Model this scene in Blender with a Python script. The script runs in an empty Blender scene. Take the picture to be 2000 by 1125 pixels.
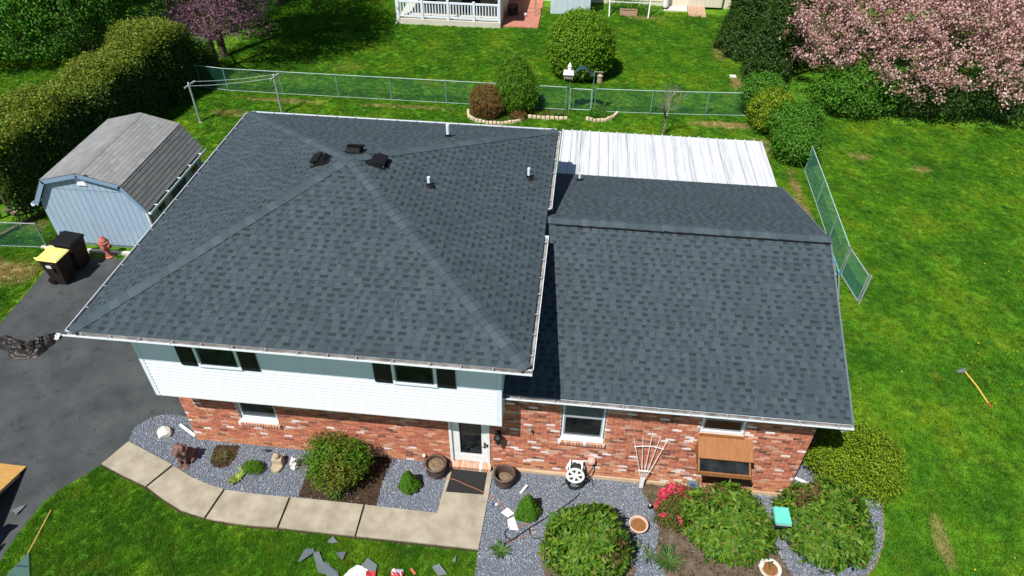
import bpy, bmesh, math, random
import numpy as np
from mathutils import Vector, Matrix
from mathutils.geometry import tessellate_polygon

random.seed(11)
rng = np.random.default_rng(11)
sc = bpy.context.scene
COL = sc.collection

# ------------------------------------------------------------------ camera, sky, sun, exposure
cd = bpy.data.cameras.new('camera')
cam = bpy.data.objects.new('camera', cd)
COL.objects.link(cam)
cam.matrix_world = Matrix([[0.994133,-0.075869,0.077099,8.947500],[0.107965,0.652234,-0.750289,-10.053200],[0.006637,0.754211,0.656598,14.669800],[0,0,0,1]])
cd.sensor_width = 36.0
cd.lens = 24.9198
cd.clip_start = 0.1
cd.clip_end = 2000
sc.camera = cam

SUN_TO = Vector((0.272, 0.462, -0.845)).normalized()     # the way the light travels
elev = math.asin(-SUN_TO.z)
wd = bpy.data.worlds.new('World')
sc.world = wd
wd.use_nodes = True
nt = wd.node_tree
sky = nt.nodes.new('ShaderNodeTexSky')
sky.sky_type = 'NISHITA'
sky.sun_disc = False
sky.sun_elevation = elev
sky.sun_rotation = math.atan2(-SUN_TO.x, -SUN_TO.y)
sky.air_density = 1.0
sky.dust_density = 0.2
sky.ozone_density = 2.0
bgn = nt.nodes['Background']
bgn.inputs['Strength'].default_value = 0.062
nt.links.new(sky.outputs[0], bgn.inputs['Color'])
sl = bpy.data.lights.new('sun', 'SUN')
sl.energy = 5.0
sl.angle = math.radians(0.5)
sl.color = (1.0, 0.965, 0.905)
so = bpy.data.objects.new('sun', sl)
COL.objects.link(so)
so.location = (-10, -20, 40)
so.rotation_euler = SUN_TO.to_track_quat('-Z', 'Y').to_euler()
sc.view_settings.view_transform = 'Standard'
sc.view_settings.look = 'None'
sc.view_settings.gamma = 1
sc.view_settings.exposure = 0.36
try:
    sc.cycles.max_bounces = 5
    sc.cycles.diffuse_bounces = 3
    sc.cycles.transparent_max_bounces = 8
    sc.cycles.use_adaptive_sampling = False
except Exception:
    pass

# ------------------------------------------------------------------ materials
def inp(n, *names):
    for k in names:
        if k in n.inputs:
            return n.inputs[k]

def rgba(c):
    return (c[0], c[1], c[2], 1.0)

class Mat:
    """small wrapper around a node material"""
    def __init__(s, name):
        s.m = bpy.data.materials.new(name)
        s.m.use_nodes = True
        s.t = s.m.node_tree
        s.b = s.t.nodes['Principled BSDF']
        s.geo = s.n('ShaderNodeNewGeometry')
    def n(s, kind, **kw):
        x = s.t.nodes.new(kind)
        for k, v in kw.items():
            setattr(x, k, v)
        return x
    def l(s, a, b):
        s.t.links.new(a, b)
    def noise(s, scale, detail=4, rough=.55, stretch=None, off=None):
        x = s.n('ShaderNodeTexNoise')
        x.inputs['Scale'].default_value = scale
        x.inputs['Detail'].default_value = detail
        x.inputs['Roughness'].default_value = rough
        if stretch or off:
            mp = s.n('ShaderNodeMapping')
            if stretch: mp.inputs['Scale'].default_value = stretch
            if off: mp.inputs['Location'].default_value = off
            s.l(s.geo.outputs['Position'], mp.inputs['Vector'])
            s.l(mp.outputs[0], x.inputs['Vector'])
        else:
            s.l(s.geo.outputs['Position'], x.inputs['Vector'])
        return x.outputs['Fac']
    def ramp(s, fac, stops, interp='LINEAR'):
        r = s.n('ShaderNodeValToRGB')
        r.color_ramp.interpolation = interp
        els = r.color_ramp.elements
        while len(els) < len(stops):
            els.new(.5)
        for e, (p, c) in zip(els, stops):
            e.position = p
            e.color = rgba(c) if len(c) == 3 else c
        s.l(fac, r.inputs['Fac'])
        return r.outputs['Color']
    def mix(s, fac, a, b, mode='MIX'):
        x = s.n('ShaderNodeMix', data_type='RGBA', blend_type=mode)
        if isinstance(fac, (int, float)): x.inputs[0].default_value = fac
        else: s.l(fac, x.inputs[0])
        for v, i in ((a, 6), (b, 7)):
            if isinstance(v, tuple): x.inputs[i].default_value = rgba(v)
            else: s.l(v, x.inputs[i])
        return x.outputs[2]
    def math(s, op, a, b=0.0, clamp=False):
        x = s.n('ShaderNodeMath', operation=op, use_clamp=clamp)
        for v, i in ((a, 0), (b, 1)):
            if isinstance(v, (int, float)): x.inputs[i].default_value = v
            else: s.l(v, x.inputs[i])
        return x.outputs[0]
    def rnd(s):
        oi = s.n('ShaderNodeObjectInfo')
        return s.math('FRACT', s.math('ADD', s.geo.outputs['Random Per Island'], oi.outputs['Random']))
    def value(s, col, v):
        h = s.n('ShaderNodeHueSaturation')
        s.l(col, h.inputs['Color'])
        s.l(v, h.inputs['Value'])
        return h.outputs['Color']
    def bump(s, h, strength, dist=.01):
        b = s.n('ShaderNodeBump')
        b.inputs['Strength'].default_value = strength
        b.inputs['Distance'].default_value = dist
        s.l(h, b.inputs['Height'])
        s.l(b.outputs[0], s.b.inputs['Normal'])
    def fin(s, col, rough=.8, spec=.3, metal=0.):
        if isinstance(col, tuple): s.b.inputs['Base Color'].default_value = rgba(col)
        else: s.l(col, s.b.inputs['Base Color'])
        s.b.inputs['Roughness'].default_value = rough
        s.b.inputs['Specular IOR Level'].default_value = spec
        s.b.inputs['Metallic'].default_value = metal
        return s.m

def mk(name, c1, c2=None, scale=6, rough=.8, spec=.3, metal=0., bump=0., bscale=80, isl=0., stretch=None, lo=.35, hi=.65, fine=0.):
    m = Mat(name)
    col = c1
    if c2 is not None:
        col = m.ramp(m.noise(scale, 5, .6, stretch), [(lo, c1), (hi, c2)])
    if isl or fine:
        if isinstance(col, tuple):
            r = m.n('ShaderNodeRGB'); r.outputs[0].default_value = rgba(col); col = r.outputs[0]
        v = None
        if isl:
            v = m.math('ADD', m.math('MULTIPLY', m.rnd(), 2 * isl), 1 - isl)
        if fine:
            f = m.math('ADD', m.math('MULTIPLY', m.noise(bscale * 1.3, 2), 2 * fine), 1 - fine)
            v = f if v is None else m.math('MULTIPLY', v, f)
        col = m.value(col, v)
    if bump:
        m.bump(m.noise(bscale, 3), bump)
    return m.fin(col, rough, spec, metal)

def leafmat(name, cols, trans=.3, big=None, bigscale=.8, rough=.55, spec=.25):
    """cols: list of (pos, colour) picked per leaf; big: colour mixed in by a large world noise"""
    m = Mat(name)
    c = m.ramp(m.rnd(), cols)
    if big:
        c = m.mix(m.ramp(m.noise(bigscale, 3), [(.42, (0, 0, 0)), (.62, (1, 1, 1))]), c, big)
    m.fin(c, rough, spec)
    tr = m.n('ShaderNodeBsdfTranslucent')
    m.l(c, tr.inputs['Color'])
    ms = m.n('ShaderNodeMixShader')
    ms.inputs[0].default_value = trans
    m.l(m.b.outputs[0], ms.inputs[1])
    m.l(tr.outputs[0], ms.inputs[2])
    m.l(ms.outputs[0], m.t.nodes['Material Output'].inputs['Surface'])
    return m.m

def grassmat(name, blades):
    m = Mat(name)
    n1 = m.noise(.55, 4, .6)
    n2 = m.noise(2.3, 5, .65, None, (31, 7, 0))
    n3 = m.noise(1.3, 4, .6, (1, .75, 1), (5, 50, 0))
    c = m.ramp(n1, [(.34, (.052, .165, .010)), (.52, (.095, .245, .012)), (.68, (.172, .288, .014))])
    c = m.mix(m.ramp(n2, [(.5, (0, 0, 0)), (.7, (.75, .75, .75))]), c, (.032, .125, .014))
    c = m.mix(m.ramp(n3, [(.56, (0, 0, 0)), (.74, (.55, .55, .55))]), c, (.210, .260, .018))
    n4 = m.noise(4.6, 4, .65, None, (3, 17, 0))
    c = m.mix(m.ramp(n4, [(.56, (0, 0, 0)), (.74, (.32, .32, .32))]), c, (.175, .160, .035))
    n5 = m.noise(7.5, 3, .6, None, (23, 1, 0))
    c = m.value(c, m.math('ADD', m.math('MULTIPLY', n5, 1.1), .45))
    # faint mowing bands
    sp = m.n('ShaderNodeSeparateXYZ'); m.l(m.geo.outputs['Position'], sp.inputs[0])
    wv_ = m.math('ADD', m.math('MULTIPLY', sp.outputs[0], 4.6), m.math('MULTIPLY', sp.outputs[1], 2.9))
    wv_ = m.math('SINE', m.math('ADD', wv_, m.math('MULTIPLY', m.noise(.6, 2, .5, None, (70, 2, 0)), 9.)))
    c = m.value(c, m.math('ADD', m.math('MULTIPLY', wv_, .07), 1.0))
    # worn, dry places: their centres in the garden
    sep = m.n('ShaderNodeSeparateXYZ')
    m.l(m.geo.outputs['Position'], sep.inputs[0])
    edge = m.noise(1.7, 4, .7, None, (9, 3, 0))
    tot = None
    for (x, y, rx, ry, k) in DRY:
        dx = m.math('DIVIDE', m.math('SUBTRACT', sep.outputs[0], x), rx)
        dy = m.math('DIVIDE', m.math('SUBTRACT', sep.outputs[1], y), ry)
        d = m.math('ADD', m.math('MULTIPLY', dx, dx), m.math('MULTIPLY', dy, dy))
        d = m.math('ADD', d, m.math('MULTIPLY', m.math('SUBTRACT', edge, .5), 3.2))
        f = m.math('MULTIPLY', m.math('SUBTRACT', 1.15, d, True), k)
        tot = f if tot is None else m.math('MAXIMUM', tot, f)
    c = m.mix(tot, c, (.40, .29, .13) if not blades else (.38, .29, .11))
    if blades:
        v = m.math('ADD', m.math('MULTIPLY', m.rnd(), .7), .72)
        c = m.value(c, v)
        m.fin(c, .65, .08)
        tr = m.n('ShaderNodeBsdfTranslucent')
        m.l(c, tr.inputs['Color'])
        ms = m.n('ShaderNodeMixShader')
        ms.inputs[0].default_value = .35
        m.l(m.b.outputs[0], ms.inputs[1]); m.l(tr.outputs[0], ms.inputs[2])
        m.l(ms.outputs[0], m.t.nodes['Material Output'].inputs['Surface'])
    else:
        v = m.math('ADD', m.math('MULTIPLY', m.noise(38, 3), .9), .45)
        c = m.value(c, v)
        m.bump(m.noise(30, 4), .9, .05)
        m.fin(c, .9, .1)
    return m.m

DRY = [(-8.9, 5.6, 1.0, .8, .9), (15.2, 18.35, 1.7, .33, .9), (-4.4, 18.3, 2.2, .22, .7), (16.6, 16.6, .9, .8, .6),
       (17.25, 11.2, .28, 4.2, .8), (16.75, .05, .1, .1, .0), (17.75, -.75, .20, .72, .62), (16.2, 22.6, .35, .8, .8),
       (15.9, 26.2, .5, 1.3, .6), (-6.2, 16.9, 1.0, .35, .55), (1.2, 18.35, 2.6, .18, .6), (20.3, 16.3, .5, .35, .6), (22.4, 15.6, .4, .3, .6),
       (-5.0, 13.2, .8, .5, .5), (-3.9, 12.4, .7, .4, .9), (-9.6, 8.0, .5, .4, .6), (-2.6, 22.2, .9, .6, .15), (12.2, 30.5, 1.3, .25, .7)]

MT = {}
MT['grass_ground'] = grassmat('grass_ground', False)
MT['grass_blade'] = grassmat('grass_blade', True)
def asphaltmat():
    m = Mat('asphalt')
    c = m.ramp(m.noise(.9, 5, .62), [(.34, (.040, .046, .048)), (.52, (.060, .066, .068)), (.68, (.078, .084, .085))])
    c = m.mix(m.ramp(m.noise(2.7, 6, .7, None, (4, 9, 0)), [(.56, (0, 0, 0)), (.66, (.7, .7, .7))]), c, (.036, .038, .040))
    v = m.n('ShaderNodeTexVoronoi', feature='DISTANCE_TO_EDGE'); v.inputs['Scale'].default_value = .42
    wp_ = m.n('ShaderNodeVectorMath', operation='ADD'); nz = m.n('ShaderNodeTexNoise'); nz.inputs['Scale'].default_value = 1.6; nz.inputs['Detail'].default_value = 5
    m.l(m.geo.outputs['Position'], nz.inputs['Vector']); m.l(m.geo.outputs['Position'], wp_.inputs[0]); m.l(nz.outputs['Color'], wp_.inputs[1]); m.l(wp_.outputs[0], v.inputs['Vector'])
    ck = m.math('MULTIPLY', m.math('LESS_THAN', v.outputs['Distance'], .0035), m.math('GREATER_THAN', m.noise(.8, 2, .5, None, (1, 33, 0)), .60))
    c = m.mix(m.math('MULTIPLY', ck, .7), c, (.026, .027, .028))
    g = m.noise(150, 2, .7)
    c = m.value(c, m.math('ADD', m.math('MULTIPLY', g, 1.5), .25))
    sp_ = m.math('GREATER_THAN', m.noise(55, 2, .5, None, (8, 8, 0)), .70)
    c = m.mix(m.math('MULTIPLY', sp_, .6), c, (.16, .16, .155))
    m.bump(g, .6, .006)
    return m.fin(c, .92, .2)
MT['asphalt'] = asphaltmat()
MT['old_asphalt'] = mk('asphalt', (.047, .054, .056), (.078, .086, .088), .9, .92, .2, 0, .5, 160, fine=.35)
MT['concrete'] = mk('concrete', (.27, .235, .175), (.385, .340, .262), 2.6, .9, .2, 0, .35, 60, fine=.2)
MT['mulch_soil'] = mk('mulch_soil', (.040, .026, .017), (.075, .050, .033), 9, .95, .1, 0, .9, 60, fine=.4)
MT['bare_soil'] = mk('bare_soil', (.085, .062, .042), (.155, .120, .085), 5, .95, .1, 0, .9, 50, fine=.35)
MT['bed_edge'] = mk('bed_edge', (.13, .085, .045), (.34, .27, .17), 11, .95, .1, 0, .9, 50, fine=.4)
MT['mulch_chip'] = mk('mulch_chip', (.05, .032, .02), (.12, .078, .05), 14, .95, .1, isl=.5)
MT['gravel_base'] = mk('gravel_base', (.10, .105, .12), (.15, .16, .18), 20, .95, .1, 0, .9, 90, fine=.4)
def gravelmat():
    m = Mat('gravel_stone')
    c = m.ramp(m.rnd(), [(0, (.15, .18, .235)), (.45, (.22, .265, .345)), (.8, (.30, .345, .43)), (.92, (.33, .31, .285)), (1, (.58, .58, .60))])
    return m.fin(c, .8, .3)
MT['gravel'] = gravelmat()
def roofmat(name, cols, rough=.9):
    m = Mat(name)
    c = m.ramp(m.rnd(), cols)
    g = m.noise(130, 2, .7)
    w = m.noise(.9, 4, .6)
    v = m.math('MULTIPLY', m.math('ADD', m.math('MULTIPLY', g, 1.0), .5), m.math('ADD', m.math('MULTIPLY', w, .5), .75))
    c = m.value(c, v)
    m.bump(g, .35, .004)
    return m.fin(c, rough, .25)
MT['shingle_tab'] = roofmat('shingle_tab', [(0, (.043, .060, .071)), (.45, (.049, .068, .080)), (.9, (.055, .076, .089)), (1, (.060, .073, .080))])
MT['shingle_base'] = roofmat('shingle_base', [(0, (.039, .055, .065)), (.6, (.044, .062, .073)), (1, (.050, .068, .079))])
MT['shingle_band'] = roofmat('shingle_band', [(0, (.021, .028, .034)), (1, (.034, .042, .050))])
MT['cap'] = roofmat('cap', [(0, (.046, .064, .075)), (.6, (.053, .073, .086)), (1, (.068, .090, .104))])
MT['roof_deck'] = mk('roof_deck', (.03, .034, .038))
MT['shed_shingle'] = roofmat('shed_shingle', [(0, (.19, .193, .195)), (.4, (.25, .253, .253)), (.75, (.225, .215, .208)), (1, (.20, .225, .22))])
MT['shed_dark'] = roofmat('shed_dark', [(0, (.03, .03, .03)), (1, (.045, .045, .045))])
MT['white_vinyl'] = mk('white_vinyl', (.72, .78, .87), (.76, .81, .89), 3, .45, .3)
MT['white_paint'] = mk('white_paint', (.80, .80, .79), (.72, .72, .70), 7, .5, .4)
MT['gutter_dirt'] = mk('gutter_dirt', (.16, .15, .14), (.34, .325, .31), 5, .8, .2)
MT['soffit'] = mk('soffit', (.78, .78, .78))
MT['mortar'] = mk('mortar', (.68, .52, .42), (.58, .44, .35), 6, .95, .1, 0, .5, 90)
MT['brick_red'] = mk('brick_red', (.40, .125, .072), (.50, .19, .118), 9, .9, .2, 0, .4, 120, isl=.22, fine=.2)
MT['brick_orange'] = mk('brick_orange', (.50, .19, .09), (.57, .27, .15), 9, .9, .2, 0, .4, 120, isl=.18, fine=.2)
MT['brick_dark'] = mk('brick_dark', (.16, .070, .052), (.25, .115, .08), 9, .9, .2, 0, .4, 120, isl=.25, fine=.2)
MT['brick_white'] = mk('brick_white', (.78, .74, .72), (.60, .50, .46), 14, .9, .2, 0, .4, 120, isl=.08, lo=.45, hi=.75)
MT['brick_pale'] = mk('brick_pale', (.52, .27, .185), (.60, .38, .28), 9, .9, .2, 0, .4, 120, isl=.18, fine=.2)
MT['foundation'] = mk('foundation', (.52, .38, .23), (.60, .46, .31), 3, .9, .2, 0, .3, 70)
MT['black_shutter'] = mk('black_shutter', (.008, .008, .009), None, rough=.45)
def glass():
    m = Mat('window_glass')
    c = m.ramp(m.noise(2.5, 3), [(.4, (.008, .010, .011)), (.65, (.026, .030, .031))])
    return m.fin(c, .06, .28)
MT['glass'] = glass()
MT['dark_int'] = mk('dark_int', (.006, .006, .007))
MT['curtain'] = mk('curtain', (.12, .15, .15), (.08, .10, .10), 5, .5, .4)
MT['black_plastic'] = mk('black_plastic', (.010, .010, .011), None, rough=.7, spec=.15)
MT['black_metal'] = mk('black_metal', (.014, .014, .015), None, rough=.45)
MT['brown_plastic'] = mk('brown_plastic', (.020, .013, .009), (.026, .017, .012), 3, .55)
MT['yellow_lid'] = mk('yellow_lid', (.80, .70, .16), (.84, .75, .24), 4, .5)
MT['sticker'] = mk('sticker', (.7, .7, .72))
MT['hydrant'] = mk('hydrant', (.36, .105, .075), (.46, .18, .13), 9, .8, .2, 0, .3, 60)
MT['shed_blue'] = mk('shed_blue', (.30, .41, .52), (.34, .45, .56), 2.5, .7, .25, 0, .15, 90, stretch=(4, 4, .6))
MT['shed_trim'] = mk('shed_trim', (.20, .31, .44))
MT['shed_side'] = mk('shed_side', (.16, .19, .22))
MT['shed_door'] = mk('shed_door', (.05, .065, .085))
MT['lattice'] = mk('lattice', (.30, .33, .36))
MT['galv'] = mk('galv', (.34, .40, .40), (.42, .47, .46), 8, .5, .5, .3)
MT['green_wire'] = mk('green_wire', (.035, .165, .105), (.045, .19, .13), 5, .5, .4)
MT['green_post'] = mk('green_post', (.13, .25, .21), (.18, .30, .26), 6, .5, .4)
MT['fence_rail'] = mk('fence_rail', (.34, .47, .43), (.42, .54, .50), 6, .5, .4)
MT['metal_white'] = mk('metal_white', (.58, .59, .61), (.46, .475, .50), 1.6, .55, .3, 0, 0, 80, stretch=(9, .25, 1), lo=.5, hi=.66)
MT['metal_dirt'] = mk('metal_dirt', (.34, .36, .39), (.60, .61, .63), 2.5, .6, .3, stretch=(14, .35, 1), lo=.38, hi=.6)
MT['bark'] = mk('bark', (.10, .068, .048), (.17, .125, .095), 9, .95, .1, 0, .6, 60)
MT['bark_grey'] = mk('bark_grey', (.20, .17, .145), (.30, .26, .22), 9, .95, .1)
MT['wood_brown'] = mk('wood_brown', (.25, .098, .033), (.32, .140, .052), 5, .6, .3, 0, .2, 80, stretch=(6, 1, 1), fine=.12)
MT['plywood'] = mk('plywood', (.52, .27, .07), (.62, .36, .12), 4, .8, .2, stretch=(1, 6, 1), fine=.12)
MT['wood_pale'] = mk('wood_pale', (.42, .33, .22), (.30, .22, .15), 6, .9, .2)
MT['tarp'] = mk('tarp', (.014, .012, .011), (.034, .028, .024), 4, .45, .35)
MT['terracotta'] = mk('terracotta', (.60, .42, .32), (.66, .50, .41), 6, .85)
MT['planter'] = mk('planter', (.075, .046, .036), (.12, .078, .058), 8, .55, .4)
MT['potsoil'] = mk('potsoil', (.14, .10, .065), (.24, .185, .12), 22, .95, .1, 0, .9, 60, fine=.4)
MT['orange_soil'] = mk('orange_soil', (.20, .085, .03), (.27, .13, .05), 18, .95, .1, 0, .9, 60, fine=.3)
MT['mat_rubber'] = mk('mat_rubber', (.018, .018, .018), (.030, .030, .030), 30, .9, .2, 0, .5, 120)
MT['orange_cord'] = mk('orange_cord', (.48, .145, .075), None, rough=.5)
MT['hose'] = mk('hose', (.020, .028, .028), None, rough=.5)
MT['hose_grey'] = mk('hose_grey', (.11, .15, .16), None, rough=.5)
MT['pink_stone'] = mk('pink_stone', (.55, .30, .25), (.62, .38, .33), 6)
MT['teal'] = mk('teal', (.10, .50, .41), (.13, .55, .45), 4, .6)
MT['teal_dark'] = mk('teal_dark', (.02, .06, .055))
MT['statue_brown'] = mk('statue_brown', (.085, .045, .035), (.23, .14, .115), 9, .9, .2, 0, .9, 38)
MT['statue_white'] = mk('statue_white', (.70, .69, .65), (.40, .37, .33), 16, .9, .2, 0, .9, 40)
MT['sandstone'] = mk('sandstone', (.36, .285, .19), (.43, .35, .25), 7, .9, .2, 0, .4, 60)
MT['pale_rock'] = mk('pale_rock', (.52, .50, .44), (.62, .60, .54), 6, .9, .2, 0, .6, 30)
MT['edging'] = mk('edging', (.55, .42, .29), (.64, .52, .38), 7, .9, .2, 0, .5, 60, isl=.15)
MT['path_green'] = mk('path_green', (.30, .42, .37), (.36, .47, .42), 5)
MT['scrap'] = roofmat('scrap', [(0, (.10, .12, .13)), (1, (.15, .175, .185))])
MT['bag_white'] = mk('bag_white', (.78, .78, .80), (.66, .67, .72), 9, .35, .5)
MT['bag_red'] = mk('bag_red', (.55, .045, .055), None, rough=.35)
MT['bag_blue'] = mk('bag_blue', (.035, .05, .20), None, rough=.35)
MT['yellow_handle'] = mk('yellow_handle', (.66, .43, .06), (.70, .50, .10), 6, .6)
MT['wood_handle'] = mk('wood_handle', (.56, .34, .12), None, rough=.6)
MT['rake_green'] = mk('rake_green', (.06, .12, .10), None, rough=.5)
MT['steel'] = mk('steel', (.30, .31, .30), None, rough=.4, metal=.6)
MT['red_tip'] = mk('red_tip', (.45, .09, .03))
MT['ladder'] = mk('ladder', (.50, .52, .55), None, rough=.4, metal=.4)
MT['blue_tip'] = mk('blue_tip', (.06, .28, .55))
MT['beige_siding'] = mk('beige_siding', (.66, .60, .47), (.70, .64, .52), 3, .6)
MT['pale_blue'] = mk('pale_blue', (.48, .58, .63), (.54, .64, .68), 2, .7)
MT['patio_red'] = mk('patio_red', (.40, .16, .11), (.46, .20, .15), 2.5, .9, .2, 0, .3, 60, fine=.1)
MT['ramp_wood'] = mk('ramp_wood', (.40, .25, .155), (.46, .31, .21), 4, .9)
MT['concrete_pale'] = mk('concrete_pale', (.56, .52, .44), (.62, .58, .50), 3, .9)
# foliage
MT['rhodo_leaf'] = leafmat('rhodo_leaf', [(0, (.030, .095, .008)), (.35, (.070, .170, .012)), (.75, (.120, .225, .016)), (.93, (.19, .26, .03)), (1, (.16, .085, .03))], .25, rough=.55, spec=.22)
MT['rhodo_bronze'] = leafmat('rhodo_bronze', [(0, (.14, .06, .025)), (.5, (.10, .08, .025)), (1, (.17, .10, .04))], .2)
MT['shrub_leaf'] = leafmat('shrub_leaf', [(0, (.040, .145, .010)), (.5, (.090, .220, .014)), (1, (.16, .27, .016))], .35, (.16, .17, .02), 1.6)
MT['conifer_leaf'] = leafmat('conifer_leaf', [(0, (.045, .150, .010)), (.6, (.095, .235, .014)), (1, (.14, .29, .02))], .3)
MT['boxwood_leaf'] = leafmat('boxwood_leaf', [(0, (.060, .170, .008)), (.5, (.135, .285, .012)), (1, (.215, .36, .016))], .35)
MT['corner_leaf'] = leafmat('corner_leaf', [(0, (.085, .175, .008)), (.5, (.180, .290, .012)), (1, (.30, .39, .018))], .35)
MT['bright_leaf'] = leafmat('bright_leaf', [(0, (.035, .130, .010)), (.5, (.072, .220, .014)), (1, (.120, .285, .022))], .3)
MT['cone_leaf'] = leafmat('cone_leaf', [(0, (.045, .150, .010)), (.6, (.100, .245, .012)), (1, (.18, .33, .016))], .35)
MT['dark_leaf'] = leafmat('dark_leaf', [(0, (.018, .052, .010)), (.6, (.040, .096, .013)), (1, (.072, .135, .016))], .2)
MT['hedge_leaf'] = leafmat('hedge_leaf', [(0, (.020, .056, .008)), (.6, (.045, .104, .010)), (1, (.080, .150, .014))], .22)  # side leaves darkened: shade of the turned-away face put into the colour
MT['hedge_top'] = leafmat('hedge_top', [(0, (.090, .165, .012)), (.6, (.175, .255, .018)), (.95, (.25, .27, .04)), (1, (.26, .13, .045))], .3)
MT['tree_leaf'] = leafmat('tree_leaf', [(0, (.020, .062, .008)), (.5, (.046, .125, .012)), (1, (.085, .200, .016))], .3, (.07, .21, .014), .35)
MT['bronze_leaf'] = leafmat('bronze_leaf', [(0, (.13, .065, .022)), (.6, (.24, .125, .04)), (1, (.17, .15, .03))], .3)
MT['redbud'] = leafmat('redbud', [(0, (.13, .05, .10)), (.5, (.26, .11, .21)), (1, (.38, .18, .32))], .3)
MT['redbud_dull'] = leafmat('redbud_dull', [(0, (.07, .03, .045)), (.5, (.13, .06, .075)), (1, (.10, .07, .05))], .3)
MT['cherry'] = leafmat('cherry', [(0, (.38, .19, .185)), (.4, (.52, .295, .28)), (.75, (.64, .42, .40)), (1, (.76, .55, .53))], .3)
MT['cherry_leaf'] = leafmat('cherry_leaf', [(0, (.15, .085, .045)), (.5, (.25, .145, .08)), (1, (.18, .15, .05))], .3)
MT['azalea_leaf'] = leafmat('azalea_leaf', [(0, (.05, .095, .014)), (.6, (.12, .15, .025)), (1, (.26, .11, .035))], .3)
MT['azalea_flower'] = leafmat('azalea_flower', [(0, (.60, .03, .09)), (.6, (.80, .07, .15)), (1, (.85, .16, .22))], .3)
MT['strap_leaf'] = leafmat('strap_leaf', [(0, (.03, .09, .018)), (.6, (.07, .15, .03)), (1, (.13, .20, .05))], .3)
MT['hosta_leaf'] = leafmat('hosta_leaf', [(0, (.10, .20, .02)), (.5, (.25, .33, .04)), (1, (.45, .47, .16))], .3)
MT['dandelion'] = mk('dandelion', (.80, .62, .03))

# ------------------------------------------------------------------ mesh helpers
def woff(o):
    v = Vector((0, 0, 0))
    while o is not None:
        v += o.location
        o = o.parent
    return v

def tag(o, label=None, cat=None, group=None, kind=None):
    if label: o['label'] = label
    if cat: o['category'] = cat
    if group: o['group'] = group
    if kind: o['kind'] = kind
    return o

def thing(name, label, cat, loc=(0, 0, 0), group=None):
    o = bpy.data.objects.new(name, None)
    COL.objects.link(o)
    o.location = loc
    o.empty_display_size = .2
    return tag(o, label, cat, group)

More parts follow.
